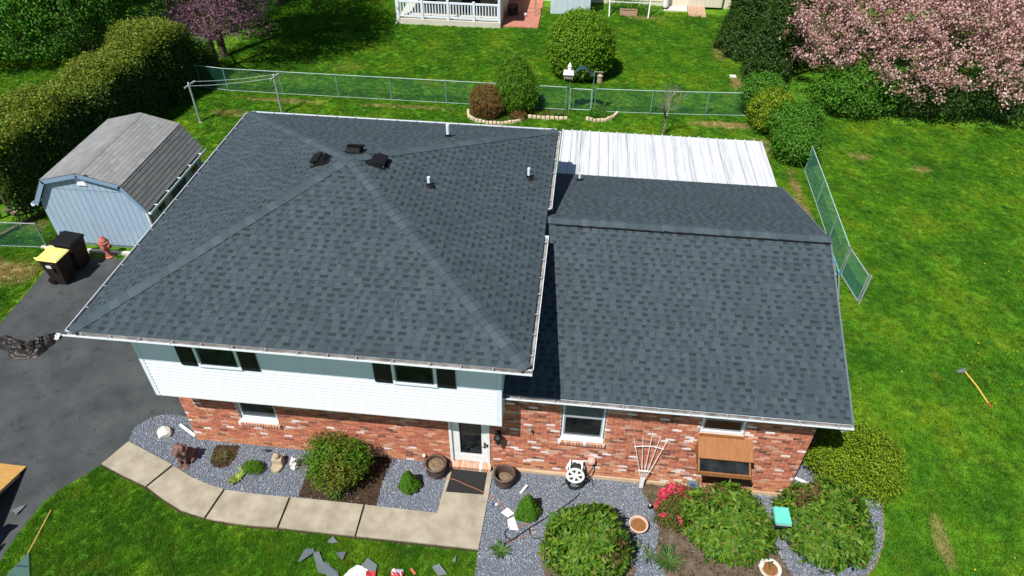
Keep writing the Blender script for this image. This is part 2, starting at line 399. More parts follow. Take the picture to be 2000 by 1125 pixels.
class MB:
    def __init__(s):
        s.v, s.f, s.i = [], [], []
    def add(s, vs, fs, m=0):
        k = len(s.v)
        s.v += [tuple(p) for p in vs]
        for q in fs:
            s.f.append([a + k for a in q])
            s.i.append(m)
        return s
    def box(s, x0, y0, z0, x1, y1, z1, m=0):
        return s.add([(x0, y0, z0), (x1, y0, z0), (x1, y1, z0), (x0, y1, z0), (x0, y0, z1), (x1, y0, z1), (x1, y1, z1), (x0, y1, z1)],
                     [(3, 2, 1, 0), (4, 5, 6, 7), (0, 1, 5, 4), (1, 2, 6, 5), (2, 3, 7, 6), (3, 0, 4, 7)], m)
    def hexa(s, p, m=0):
        """eight corners: four below, four above, both counter-clockwise seen from above"""
        return s.add(p, [(3, 2, 1, 0), (4, 5, 6, 7), (0, 1, 5, 4), (1, 2, 6, 5), (2, 3, 7, 6), (3, 0, 4, 7)], m)
    def bar(s, a, b, w, h, m=0, up=(0, 0, 1)):
        a, b = Vector(a), Vector(b)
        d = (b - a).normalized()
        u = Vector(up)
        if abs(d.dot(u)) > .98: u = Vector((0, 1, 0))
        r = d.cross(u).normalized() * (w / 2)
        t = r.cross(d).normalized() * (h / 2)
        return s.hexa([a - r - t, a + r - t, b + r - t, b - r - t, a - r + t, a + r + t, b + r + t, b - r + t], m)
    def tube(s, pts, r, n=6, m=0, r2=None, cap=True):
        pts = [Vector(p) for p in pts]
        k = len(pts)
        vs, fs = [], []
        for j, p in enumerate(pts):
            d = (pts[min(j + 1, k - 1)] - pts[max(j - 1, 0)])
            d = d.normalized() if d.length > 1e-9 else Vector((0, 0, 1))
            u = Vector((0, 0, 1)) if abs(d.z) < .9 else Vector((0, 1, 0))
            a = d.cross(u).normalized()
            b = a.cross(d).normalized()
            rr = r if r2 is None else r + (r2 - r) * j / max(1, k - 1)
            for q in range(n):
                t = 2 * math.pi * q / n
                vs.append(p + a * (rr * math.cos(t)) + b * (rr * math.sin(t)))
        for j in range(k - 1):
            for q in range(n):
                q2 = (q + 1) % n
                fs.append((j * n + q, j * n + q2, (j + 1) * n + q2, (j + 1) * n + q))
        if cap:
            fs.append(tuple(range(n))[::-1])
            fs.append(tuple(range((k - 1) * n, k * n)))
        return s.add(vs, fs, m)
    def lathe(s, prof, c=(0, 0, 0), n=20, m=0, axis=None, wob=0., cap=True):
        """prof: (radius, height) from the bottom up; axis: direction other than z"""
        cx = Vector(c)
        ax = Vector(axis).normalized() if axis else Vector((0, 0, 1))
        u = Vector((1, 0, 0)) if abs(ax.x) < .9 else Vector((0, 1, 0))
        a = (u - ax * u.dot(ax)).normalized()
        b = ax.cross(a)
        vs, fs = [], []
        for (r, z) in prof:
            for q in range(n):
                t = 2 * math.pi * q / n
                rr = r * (1 + wob * math.sin(3 * t + z * 9))
                vs.append(cx + a * (rr * math.cos(t)) + b * (rr * math.sin(t)) + ax * z)
        for j in range(len(prof) - 1):
            for q in range(n):
                q2 = (q + 1) % n
                fs.append((j * n + q, j * n + q2, (j + 1) * n + q2, (j + 1) * n + q))
        if cap:
            fs.append(tuple(range(n))[::-1])
            fs.append(tuple(range((len(prof) - 1) * n, len(prof) * n)))
        return s.add(vs, fs, m)
    def prism(s, poly, z0, z1, m=0, mside=None):
        k = len(poly)
        tri = tessellate_polygon([[Vector((p[0], p[1], 0)) for p in poly]])
        vs = [(p[0], p[1], z0) for p in poly] + [(p[0], p[1], z1) for p in poly]
        area = sum(poly[i][0] * poly[(i + 1) % k][1] - poly[(i + 1) % k][0] * poly[i][1] for i in range(k))
        top = []
        for t in tri:
            a, b, c = [Vector((poly[i][0], poly[i][1])) for i in t]
            cr = (b - a).cross(c - a)
            t = tuple(t) if cr > 0 else tuple(t)[::-1]
            top.append(tuple(i + k for i in t))
        s.add(vs, top, m)
        sd = []
        for i in range(k):
            j = (i + 1) % k
            sd.append((i, j, j + k, i + k) if area > 0 else (j, i, i + k, j + k))
        return s.add(vs, sd, m if mside is None else mside)
    def build(s, name, mats, parent=None, smooth=False, bevel=0., seg=2):
        off = woff(parent)
        me = bpy.data.meshes.new(name)
        me.from_pydata([(p[0] - off.x, p[1] - off.y, p[2] - off.z) for p in s.v], [], s.f)
        if not isinstance(mats, (list, tuple)): mats = [mats]
        for m in mats: me.materials.append(MT[m])
        if len(mats) > 1: me.polygons.foreach_set('material_index', s.i)
        if smooth: me.polygons.foreach_set('use_smooth', [True] * len(me.polygons))
        me.update()
        o = bpy.data.objects.new(name, me)
        COL.objects.link(o)
        o.parent = parent
        if bevel:
            b = o.modifiers.new('bevel', 'BEVEL')
            b.width = bevel; b.segments = seg; b.limit_method = 'ANGLE'
        return o

def remeshed(o, voxel=.02, noise=0.):
    r = o.modifiers.new('remesh', 'REMESH')
    r.mode = 'VOXEL'
    r.voxel_size = voxel
    r.use_smooth_shade = True
    return o

def nmesh(name, V, F, mat, parent=None, smooth=False):
    """quads or triangles from numpy arrays"""
    off = woff(parent)
    V = np.asarray(V, np.float32) - np.array([off.x, off.y, off.z], np.float32)
    F = np.asarray(F, np.int32)
    me = bpy.data.meshes.new(name)
    me.vertices.add(len(V)); me.vertices.foreach_set('co', V.ravel())
    k = F.shape[1]
    me.loops.add(F.size); me.loops.foreach_set('vertex_index', F.ravel())
    me.polygons.add(len(F))
    me.polygons.foreach_set('loop_start', np.arange(0, F.size, k, dtype=np.int32))
    me.polygons.foreach_set('loop_total', np.full(len(F), k, np.int32))
    if smooth: me.polygons.foreach_set('use_smooth', np.ones(len(F), bool))
    me.materials.append(MT[mat])
    me.update(calc_edges=True)
    o = bpy.data.objects.new(name, me)
    COL.objects.link(o)
    o.parent = parent
    return o

def copy_tree(o, parent=None):
    c = o.copy()
    COL.objects.link(c)
    c.parent = parent
    for ch in list(o.children):
        copy_tree(ch, c)
    return c

def sphere_pts(n, zmin=-1.):
    z = rng.uniform(zmin, 1, n)
    t = rng.uniform(0, 2 * np.pi, n)
    r = np.sqrt(np.maximum(0, 1 - z * z))
    return np.stack([r * np.cos(t), r * np.sin(t), z], 1)

def unit(a):
    return a / np.maximum(1e-9, np.linalg.norm(a, axis=1, keepdims=True))

def leaf_quads(P, T, N, L, W, fold=.18):
    """diamond leaves: centre P, long axis T, face normal N, arrays of lengths and widths"""
    B = np.cross(N, T)
    L = np.asarray(L)[:, None]; W = np.asarray(W)[:, None]
    a = P - T * L * .5
    b = P + B * W * .5 + N * W * fold
    c = P + T * L * .5
    d = P - B * W * .5 + N * W * fold
    V = np.stack([a, d, c, b], 1).reshape(-1, 3)
    F = np.arange(len(V)).reshape(-1, 4)
    return V, F

def leaves(name, P, Nr, L, W, mat, parent, jit=.7, lv=.3):
    n = len(P)
    N = unit(Nr + rng.normal(0, jit, (n, 3)))
    r = rng.normal(0, 1, (n, 3))
    T = unit(r - N * (r * N).sum(1, keepdims=True))
    k = rng.uniform(1 - lv, 1 + lv, n)
    V, F = leaf_quads(P, T, N, L * k, W * k)
    return nmesh(name, V, F, mat, parent)

def lump(D, seed, amp, f=2.2):
    """smooth uneven factor for directions D"""
    g = np.random.default_rng(seed)
    s = np.zeros(len(D))
    for _ in range(7):
        w = g.normal(0, f, 3); p = g.uniform(0, 6.28)
        s += np.sin(D @ w + p)
    return 1 + amp * s / 3.2

def bush_points(c, r, clumps, per, size, zmin=-.35, amp=.10, seed=0, rough=.10, inner=.25, pw=(1., 1.)):
    """leaf positions in clumps over an uneven rounded body; r = three radii"""
    D = sphere_pts(clumps, zmin)
    k = lump(D, seed, amp) * rng.uniform(1 - rough, 1 + rough * .4, clumps)
    deep = rng.random(clumps) < inner
    k[deep] *= rng.uniform(.55, .85, deep.sum())
    if rough > .09:
        shoot = rng.random(clumps) < .05
        k[shoot] *= rng.uniform(1.06, 1.24, shoot.sum())
    S = D.copy()
    if pw[0] != 1.:                                   # squarer or more pointed outline
        hz = np.sqrt(np.maximum(1e-6, D[:, 0] ** 2 + D[:, 1] ** 2))
        f = hz ** (pw[0] - 1)
        S[:, 0] *= f; S[:, 1] *= f
    C = np.array(c) + S * np.array(r) * k[:, None]
    P = np.repeat(C, per, 0) + rng.normal(0, size, (clumps * per, 3))
    Nn = np.repeat(unit(D / np.array(r)), per, 0)
    Nn = unit(Nn * .8 + unit(P - np.repeat(C, per, 0) + 1e-6) * .6 + np.array([0, 0, .35]))
    keep = P[:, 2] > .03
    return P[keep], Nn[keep]

# ------------------------------------------------------------------ ground
def sheet(name, poly, z, mat, kind='structure', parent=None):
    mb = MB()
    k = len(poly)
    tri = tessellate_polygon([[Vector((p[0], p[1], 0)) for p in poly]])
    fs = []
    for t in tri:
        a, b, c = [Vector((poly[i][0], poly[i][1])) for i in t]
        fs.append(tuple(t) if (b - a).cross(c - a) > 0 else tuple(t)[::-1])
    mb.add([(p[0], p[1], z) for p in poly], fs)
    o = mb.build(name, mat, parent)
    if kind: o['kind'] = kind
    return o

gmb = MB()
gmb.add([(-400, -400, 0), (400, -400, 0), (400, 400, 0), (-400, 400, 0)], [(0, 1, 2, 3)])
tag(gmb.build('ground', 'grass_ground'), kind='structure')

drive = [(-7.65, 3.36), (-7.73, 4.96), (-7.85, 5.99), (-7.61, 6.63), (-5.28, 6.66), (-4.3, 6.75), (-.02, 6.75), (-.02, .42), (-0.70, 0.68), (-0.97, 0.69), (-1.21, 0.66), (-1.43, 0.58),
         (-1.61, 0.41), (-1.77, 0.16), (-1.70, -0.24), (-2.00, -0.98), (-2.29, -1.35), (-2.58, -1.71), (-2.79, -2.10), (-2.85, -2.63), (-2.88, -3.34), (-2.81, -3.63), (-3.2, -7), (-12, -7), (-9.9, 0)]
sheet('driveway', drive, .006, 'asphalt')

outer = [(-2.00, -0.98), (-1.33, -1.22), (-0.61, -1.46), (-0.04, -1.74), (0.51, -1.97), (1.13, -2.10), (1.62, -2.14), (2.11, -2.16), (2.86, -2.14), (4.65, -2.15), (7.44, -2.16)]
# front walk: each slab its own piece, joints left open
walk = thing('front_walk', 'curved pale concrete front walk of five slabs from driveway to door', 'path', (3, -1.4, 0))
walk['kind'] = 'structure'
del walk['category']
slabs = [
    [(-1.68, -0.27), (-0.89, -0.57), (-0.28, -0.81), (-0.62, -1.45), (-1.33, -1.22), (-1.99, -0.98)],
    [(-0.23, -0.84), (0.37, -1.10), (0.83, -1.24), (1.24, -1.32), (1.11, -2.09), (0.51, -1.97), (-0.04, -1.74), (-0.57, -1.47)],
    [(1.29, -1.34), (1.66, -1.35), (2.02, -1.37), (2.85, -1.36), (2.84, -2.14), (2.11, -2.16), (1.62, -2.14), (1.16, -2.11)],
    [(2.90, -1.36), (3.77, -1.35), (4.63, -1.36), (4.64, -2.15), (3.78, -2.15), (2.89, -2.14)],
    [(4.68, -1.36), (6.37, -1.38), (6.40, -0.75), (6.45, -0.11), (7.50, -0.11), (7.47, -1.17), (7.44, -2.16), (6.07, -2.15), (4.68, -2.15)],
]
for sp in slabs:
    MB().prism(sp, -.05, .055).build('slab', 'concrete', walk, bevel=.008, seg=1)
sheet('walk_bed', [(p[0], p[1] - .055) for p in outer] + [(7.50, -0.11), (6.46, -0.12), (6.37, -1.38), (4.65, -1.36), (2.87, -1.36), (2.02, -1.37), (1.26, -1.33), (0.37, -1.10), (-0.27, -0.82), (-1.69, -0.27)], .008, 'mulch_soil')

# unseen roadway and footway added behind the camera to reduce green bounce from grass
sheet('unseen_street', [(-60, -19), (60, -19), (60, -10.5), (-60, -10.5)], .006, 'old_asphalt')
MB().box(-60, -10.5, -.05, -12.2, -10.3, .12).build('unseen_kerb', 'concrete_pale')['kind'] = 'structure'
MB().box(-3.0, -10.5, -.05, 60, -10.3, .12).build('unseen_kerb', 'concrete_pale')['kind'] = 'structure'
sheet('unseen_pavement', [(-3.0, -9.2), (60, -9.2), (60, -7.7), (-3.0, -7.7)], .02, 'concrete')
# planting beds
bedA = [(-0.70, 0.68), (-.02, .42), (-.02, .0), (6.44, 0), (6.45, -0.11), (6.40, -0.75), (6.37, -1.38), (4.65, -1.36), (2.87, -1.36), (2.02, -1.37), (1.26, -1.33), (0.83, -1.24), (0.37, -1.10), (-0.27, -0.82), (-0.89, -0.57),
        (-1.70, -0.25), (-1.77, 0.16), (-1.61, 0.41), (-1.43, 0.58), (-1.21, 0.66), (-0.97, 0.69)]
bedB = [(7.50, -0.11), (7.43, 0), (14.47, 0), (14.47, 2.0), (15.6, 2.0), (16.23, 0.98), (16.41, 0.57), (16.60, 0.40), (16.65, 0.24), (16.63, -0.03), (16.58, -0.29), (16.48, -0.71), (16.38, -1.01), (16.10, -1.51), (15.82, -1.81), (15.2, -3.2), (12, -5), (7.0, -5),
        (7.43, -2.75), (7.44, -2.16), (7.47, -1.17)]
mulch1 = [(0.53, -0.11), (1.13, -0.06), (1.16, -0.26), (1.17, -0.38), (1.13, -0.53), (1.09, -0.69), (0.97, -0.74), (0.78, -0.75), (0.66, -0.68), (0.58, -0.58), (0.54, -0.36)]
mulch2 = [(3.10, -0.05), (3.04, -0.66), (3.05, -1.31), (3.76, -1.34), (4.93, -1.34), (4.92, -0.73), (5.00, 0.04)]
mulch3 = [(11.06, 0.12), (11.04, -0.08), (11.11, -0.31), (11.33, -0.70), (11.41, -1.02), (11.42, -1.34), (11.33, -1.78), (11.53, -2.29), (11.4, -3.2), (13.6, -3.2), (14.26, -1.99), (14.05, -1.54), (13.89, -1.30), (13.82, -0.75), (13.77, -0.15), (13.4, .0), (11.1, 0)]
mulch4 = [(8.89, -1.59), (8.80, -1.92), (8.85, -2.30), (8.97, -2.69), (8.9, -3.4), (10.6, -3.4), (10.9, -2.2), (10.0, -1.2), (9.3, -1.3)]
sheet('gravel_bed', bedA, .012, 'gravel_base')
sheet('gravel_bed', bedB, .012, 'gravel_base')
sheet('bed_edge', [(16.2, .9)] + [(p[0] + .05, p[1]) for p in bedB[7:15]] + [p for p in bedB[14:6:-1]], .010, 'bed_edge')
mbeds = [sheet('mulch_bed', p, .017 + .0005 * i, 'mulch_soil' if i < 2 else 'bare_soil') for i, p in enumerate((mulch1, mulch2, mulch3, mulch4))]

def inside(poly, X, Y):
    r = np.zeros(len(X), bool)
    k = len(poly)
    for i in range(k):
        x0, y0 = poly[i]; x1, y1 = poly[(i + 1) % k]
        if y0 == y1: continue
        c = ((y0 > Y) != (y1 > Y)) & (X < (x1 - x0) * (Y - y0) / (y1 - y0) + x0)
        r ^= c
    return r

def scatter(poly, dens, holes=()):
    xs = [p[0] for p in poly]; ys = [p[1] for p in poly]
    n = int((max(xs) - min(xs)) * (max(ys) - min(ys)) * dens)
    X = rng.uniform(min(xs), max(xs), n); Y = rng.uniform(min(ys), max(ys), n)
    k = inside(poly, X, Y)
    for h in holes: k &= ~inside(h, X, Y)
    return X[k], Y[k]

OCT_V = np.array([(1, 0, 0), (0, 1, 0), (-1, 0, 0), (0, -1, 0), (0, 0, 1), (0, 0, -1)], float)
OCT_F = np.array([(0, 1, 4), (1, 2, 4), (2, 3, 4), (3, 0, 4), (1, 0, 5), (2, 1, 5), (3, 2, 5), (0, 3, 5)])
def stones(name, X, Y, r0, r1, flat, mat, z=.015, elong=1.):
    n = len(X)
    S = OCT_V[None] * (1 + rng.uniform(-.3, .3, (n, 6, 1)))
    S = S * rng.uniform(r0, r1, (n, 1, 1)) * np.stack([np.full(n, elong), np.ones(n), np.full(n, flat)], 1)[:, None, :]
    a = rng.uniform(0, 6.28, n); b = rng.normal(0, .5, n)
    ca, sa, cb, sb = np.cos(a), np.sin(a), np.cos(b), np.sin(b)
    x = S[..., 0] * cb[:, None] + S[..., 2] * sb[:, None]; zz = -S[..., 0] * sb[:, None] + S[..., 2] * cb[:, None]
    y = S[..., 1]
    V = np.stack([x * ca[:, None] - y * sa[:, None] + X[:, None], x * sa[:, None] + y * ca[:, None] + Y[:, None], zz + z + rng.uniform(0, .012, n)[:, None]], -1)
    F = (OCT_F[None] + (np.arange(n) * 6)[:, None, None]).reshape(-1, 3)
    o = nmesh(name, V.reshape(-1, 3), F, mat)
    o['kind'] = 'stuff'
    return o
ms = (mulch1, mulch2, mulch3, mulch4)
XA, YA = scatter(bedA, 1450, ms)
XB, YB = scatter(bedB, 1450, ms)
Xg = np.concatenate([XA, XB]); Yg = np.concatenate([YA, YB])
kk = Yg > -3.4
stones('gravel', Xg[kk], Yg[kk], .009, .022, .7, 'gravel')
for p in ms:
    X, Y = scatter(p, 800 if p in (mulch1, mulch2) else 160)
    stones('mulch', X, Y, .008, .022, .35, 'mulch_chip', .02, 1.7)
    X, Y = scatter(p, 14)
    stones('gravel', X, Y, .01, .02, .7, 'gravel', .022)

# ------------------------------------------------------------------ house
house = thing('house', 'split-level brick and white siding house with new dark slate blue shingle roofs', 'house', (0, 0, 0))

def wall_rects(x0, x1, z0, z1, holes):
    """rectangles of a wall left round its openings (x0,x1,z0,z1)"""
    xs = sorted({x0, x1, *[h[0] for h in holes], *[h[1] for h in holes]})
    out = []
    for a, b in zip(xs, xs[1:]):
        cuts = sorted([(h[2], h[3]) for h in holes if h[0] <= a + 1e-6 and h[1] >= b - 1e-6])
        z = z0
        for c, d in cuts:
            if c > z: out.append((a, b, z, c))
            z = max(z, d)
        if z < z1: out.append((a, b, z, z1))
    return out

HX = 7.80
holesL = [(1.36, 2.32, 1.02, 2.2), (6.46, 7.43, 0.0, 2.2)]
holesR = [(9.05, 10.03, 1.44, 2.9), (12.06, 13.04, 2.06, 2.95)]
def backing(name, x0, x1, z0, z1, holes):
    mb = MB()
    for a, b, c, d in wall_rects(x0, x1, z0, z1, holes): mb.box(a, .0, c, b, .14, d)
    return mb.build(name, 'mortar', house)
lw = backing('lower_wall', 0, HX, 0, 2.45, holesL)
ww = backing('wing_wall', HX + .002, 14.45, 0, 3.12, holesR)
sb = MB()
sb.box(0, .142, 0, .14, 7.3, 2.45); sb.box(14.31, .142, 0, 14.45, 7.5, 3.1); sb.box(.142, 7.16, 0, 14.3, 7.3, 2.45)
sb.add([(14.45, 0, 3.1), (14.45, 7.5, 3.1), (14.45, 3.74, 4.72), (14.31, 0, 3.1), (14.31, 7.5, 3.1), (14.31, 3.74, 4.72)], [(0, 1, 2), (5, 4, 3)])
sb.build('side_wall', 'brick_red', house)

BL, BH, JT = .193, .056, .0125
kinds = ['brick_red', 'brick_orange', 'brick_pale', 'brick_dark', 'brick_white']
unitb = MB().box(0, -.009, 0, BL, .004, BH)
ume = {}
for k in kinds:
    me = bpy.data.meshes.new('brick'); me.from_pydata(unitb.v, [], unitb.f); me.materials.append(MT[k]); ume[k] = me
camp = cam.matrix_world.translation
allb = []
for (x0, x1, z0, z1, holes, wall) in ((0, HX, .03, 2.44, holesL, lw), (HX, 14.45, .14, 3.1, holesR, ww)):
    row = 0
    z = z0
    while z + BH < z1:
        x = x0 - (BL + JT) * (.5 if row % 2 else 0)
        while x < x1 - .01:
            spans = [(max(x, x0), min(x + BL, x1))]
            for h in holes:
                if h[2] < z + BH - .01 and h[3] > z + .01:
                    ns = []
                    for a, b in spans:
                        if b <= h[0] or a >= h[1]: ns.append((a, b))
                        else:
                            if a < h[0]: ns.append((a, h[0]))
                            if b > h[1]: ns.append((h[1], b))
                    spans = ns
            for a, b in spans:
                if b - a < .03: continue
                low = max(0, 1 - (z - z0) / .45)
                w = random.random()
                left = wall is lw
                pw = (.032 if left else .062)
                if w < pw: k = 'brick_white'
                elif w < pw + (.05 if left else .09): k = 'brick_dark'
                elif w < pw + .13 + .75 * low: k = 'brick_orange'
                elif w < pw + .13 + .75 * low + (.10 if left else .16): k = 'brick_pale'
                else: k = 'brick_red'
                full = b - a > BL - .002
                seen = not (left and z > 1.55) and not (not left and z > 2.6) and not (12.0 < a < 13.3 and z > 1.2) and not (left and 2.9 < a < 4.7 and z < 1.2)
                d = (Vector((a, 0, z)) - camp).length
                allb.append((0 if (full and seen) else 1, d, a, b, z, k, wall))
            x += BL + JT
        z += BH + JT
        row += 1
allb.sort(key=lambda q: (q[0], q[1]))
rest = {lw: MB(), ww: MB()}
for j, (fl, d, a, b, z, k, wall) in enumerate(allb):
    if j < 296:
        o = bpy.data.objects.new('brick', ume[k])
        COL.objects.link(o)
        o.parent = wall
        o.location = (a, random.uniform(-.002, .002), z)
    else:
        yy = random.uniform(-.0025, .0025)
        rest[wall].box(a, -.009 + yy, z, b, .004, z + BH, kinds.index(k))
for wall in (lw, ww):
    tag(rest[wall].build('brick_courses', kinds, wall), kind='stuff')
# plinth
pl = MB()
pl.box(HX + .1, -.035, 0, 14.46, -.011, .125)
pl.box(7.9, -.05, 0, 9.9, -.036, .10)
pl.build('foundation', 'foundation', house)

def bricksill(name, x0, x1, ztop, drop=.1, out=.075):
    s = MB(); n = int((x1 - x0) / .068)
    base = MB().box(x0, -out + .02, ztop - drop, x1, .02, ztop - .02).build(name, 'mortar', house)
    w = (x1 - x0) / n
    for j in range(n):
        xx = x0 + j * w
        mm = MB().hexa([(xx + .008, -out, ztop - drop - .012), (xx + w - .008, -out, ztop - drop - .012), (xx + w - .008, .0, ztop - drop), (xx + .008, .0, ztop - drop),
                       (xx + .008, -out, ztop - .02), (xx + w - .008, -out, ztop - .02), (xx + w - .008, .03, ztop + .002), (xx + .008, .03, ztop + .002)])
        mm.build('brick', random.choice(['brick_pale', 'brick_pale', 'brick_pale', 'brick_white', 'brick_orange']), base)
bricksill('window_sill', 1.32, 2.36, 1.0)
bricksill('window_sill', 9.0, 10.08, 1.42)
bricksill('door_step', 6.44, 7.45, .17, .15, .16)

def window(x0, x1, z0, z1, y, rec, fw=.06, light=False, stool=False):
    f = MB()
    yo = y - (.02 if rec <= 0 else 0)
    for (a, b, c, d) in ((x0, x0 + fw, z0, z1), (x1 - fw, x1, z0, z1), (x0 + fw, x1 - fw, z0, z0 + fw), (x0 + fw, x1 - fw, z1 - fw, z1)):
        f.box(a, y - .03 + rec, c, b, y + .05 + rec, d)
    if stool: f.box(x0 - .02, y - .055, z0 - .035, x1 + .02, y + rec, z0 - .002)
    w = f.build('window', 'white_vinyl', house)
    zm = z0 + (z1 - z0) * .5
    s = MB()
    for (za, zb, yy) in ((z0 + fw, zm, rec - .012), (zm - .02, z1 - fw, rec + .012)):
        s.box(x0 + fw, y + yy, za, x1 - fw, y + yy + .02, za + .045)
        s.box(x0 + fw, y + yy, zb - .035, x1 - fw, y + yy + .02, zb)
        s.box(x0 + fw, y + yy, za + .045, x0 + fw + .03, y + yy + .02, zb - .035)
        s.box(x1 - fw - .03, y + yy, za + .045, x1 - fw, y + yy + .02, zb - .035)
    s.build('sash', 'lattice' if light else 'hose_grey', w)  # windows under the eaves get dark sashes: shade put into the colour
    MB().box(x0 + fw + .03, y + rec - .004, z0 + fw + .045, x1 - fw - .03, y + rec + .002, zm - .035).build('pane', 'glass', w)
    MB().box(x0 + fw + .03, y + rec + .020, zm + .025, x1 - fw - .03, y + rec + .026, z1 - fw - .035).build('pane', 'glass' if not light else 'curtain', w)
    MB().box(x0 + .01, y + rec + .06, z0 + .01, x1 - .01, y + rec + .09, z1 - .01).build('curtain', 'dark_int', w)  # near-black sheet standing in for the unlit room, not cloth
    return w
window(1.38, 2.30, 1.03, 2.2, 0, .10, .045, stool=True)
window(9.07, 10.01, 1.47, 2.9, 0, .06, .04, light=True, stool=True)
window(12.08, 13.02, 2.08, 2.95, 0, .07, light=True)

# storm door
dx0, dx1, dz0, dz1 = 6.48, 7.41, .17, 2.2
jm = MB()
jm.box(dx0 - .015, -.03, dz0, dx0 + .05, .09, dz1); jm.box(dx1 - .05, -.03, dz0, dx1 + .015, .09, dz1); jm.box(dx0 + .05, -.03, dz1 - .05, dx1 - .05, .09, dz1)
dr = jm.build('front_door', 'white_paint', house)
lf = MB()
gx0, gx1, gz0, gz1 = 6.71, 7.22, .52, 1.95
lf.box(dx0 + .055, .02, dz0 + .01, gx0, .055, dz1 - .06); lf.box(gx1, .02, dz0 + .01, dx1 - .055, .055, dz1 - .06)
lf.box(gx0, .02, dz0 + .01, gx1, .055, gz0); lf.box(gx0, .02, gz1, gx1, .055, dz1 - .06)
lf.box(dx0 + .10, .012, .23, dx1 - .10, .019, .44)
lf.build('door_leaf', 'white_paint', dr, bevel=.004, seg=1)
ge = MB()
for a, b, c, d in ((gx0, gx0 + .022, gz0, gz1), (gx1 - .022, gx1, gz0, gz1), (gx0 + .022, gx1 - .022, gz0, gz0 + .022)):
    ge.box(a, .012, c, b, .03, d)
ge.build('glass_edge', 'black_plastic', dr)
MB().box(gx0 + .022, .034, gz0 + .022, gx1 - .022, .04, gz1).build('pane', 'glass', dr)
etch = MB()
for j in range(5):
    x = gx1 - .06 - .045 * j; h = .10 + .03 * ((j * 7) % 3)
    etch.tube([(x, .031, gz0 + .03), (x - .012, .031, gz0 + .03 + h * .6), (x + .006, .031, gz0 + .03 + h)], .005, 4)
for j in range(34):
    x = random.uniform(gx0 + .05, gx1 - .05); z = gz0 + .04 + abs(random.gauss(0, .3)); rr = random.uniform(.003, .007)
    if z < gz1: etch.box(x - rr, .031, z - rr, x + rr, .0335, z + rr)
etch.build('etched_flowers', 'hose_grey', dr)
hd = MB()
hd.box(7.285, -.005, .78, 7.315, .019, .98); hd.tube([(7.30, -.03, .86), (7.24, -.035, .86)], .011, 6); hd.tube([(7.30, .0, .86), (7.30, -.035, .86)], .01, 6); hd.lathe([(.02, 0), (.02, .025)], (7.30, .0, .96), 10, axis=(0, -1, 0))
hd.build('handle', 'black_metal', dr)
MB().box(7.345, -.05, .88, 7.385, -.031, .98).build('doorbell', 'black_plastic', house, bevel=.006)

# lantern by the door
lan = MB()
lx, lz = 7.64, 1.36
lan.box(lx - .05, -.025, lz - .02, lx + .05, -.011, lz + .16)
lan.tube([(lx, -.02, lz + .12), (lx, -.13, lz + .16), (lx, -.16, lz + .12)], .010, 6)
lan.lathe([(.055, 0), (.075, .03), (.075, .17)], (lx, -.16, lz - .10), 8)
lan.lathe([(.11, 0), (.085, .05), (.02, .10), (.008, .12)], (lx, -.16, lz + .072), 10)
lb = lan.build('porch_light', 'black_metal', house)
MB().lathe([(.045, 0), (.05, .05), (.045, .10)], (lx, -.16, lz - .17), 8).build('lamp_glass', 'hose_grey', lb)
hb = MB()
hb.tube([(8.36, -.01, 1.72), (8.36, -.10, 1.72), (8.37, -.13, 1.66)], .016, 7); hb.lathe([(.04, 0), (.04, .01)], (8.36, -.10, 1.75), 8); hb.box(8.33, -.02, 1.69, 8.39, -.011, 1.78)
hb.build('hose_tap', 'bark_grey', house)
ob = MB(); ob.box(7.80, -.03, 1.05, 7.90, -.011, 1.13)
ob.build('outlet_cover', 'lattice', house)

# upper storey: front siding boards, side boards, corner posts
UL, UR, UF, UZ0, UZ1 = .035, 7.78, -.60, 2.45, 4.92
uw = MB().box(UL + .02, UF + .03, UZ0 + .02, UR - .02, 7.33, UZ1)
up = uw.build('upper_wall', 'soffit', house)
n = 24
ph = (UZ1 - UZ0 - .02) / n
W1 = (1.37, 2.31, 3.56, 4.78); W2 = (5.54, 6.46, 3.56, 4.78)
for j in range(n):
    z = UZ0 + .03 + j * ph
    segs = [(UL + .095, UR - .095)]
    for h in (W1, W2):
        if h[2] < z + ph * .7 and h[3] > z + ph * .3:
            ns = []
            for a, b in segs:
                if b <= h[0] or a >= h[1]: ns.append((a, b))
                else: ns += [(a, h[0]), (h[1], b)]
            segs = ns
    cut = []
    for a, b in segs:
        if b - a > 3.2:
            q = a + (b - a) * random.uniform(.3, .7)
            cut += [(a, q - .0015), (q + .0015, b)]
        else: cut.append((a, b))
    for a, b in cut:
        bm_ = MB()
        bm_.hexa([(a, UF - .010, z), (b, UF - .010, z), (b, UF + .029, z), (a, UF + .029, z), (a, UF + .012, z + ph - .001), (b, UF + .012, z + ph - .001), (b, UF + .029, z + ph - .001), (a, UF + .029, z + ph - .001)])
        bm_.build('siding_board', 'white_vinyl', up)
    MB().hexa([(UR - .019, UF + .1, z), (UR + .004, UF + .1, z), (UR + .004, 7.3, z), (UR - .019, 7.3, z), (UR - .019, UF + .1, z + ph - .001), (UR - .012, UF + .1, z + ph - .001), (UR - .012, 7.3, z + ph - .001), (UR - .019, 7.3, z + ph - .001)]).build('siding_board', 'white_vinyl', up)
for (x, y) in ((UL, UF - .012), (UR - .09, UF - .012)):
    MB().box(x, y, UZ0, x + .094, y + .10, UZ1 - .01).build('corner_trim', 'white_vinyl', house)
MB().box(UL + .1, UF - .002, UZ0 - .012, UR - .1, .0, UZ0 + .018).build('overhang_soffit', 'soffit', house)
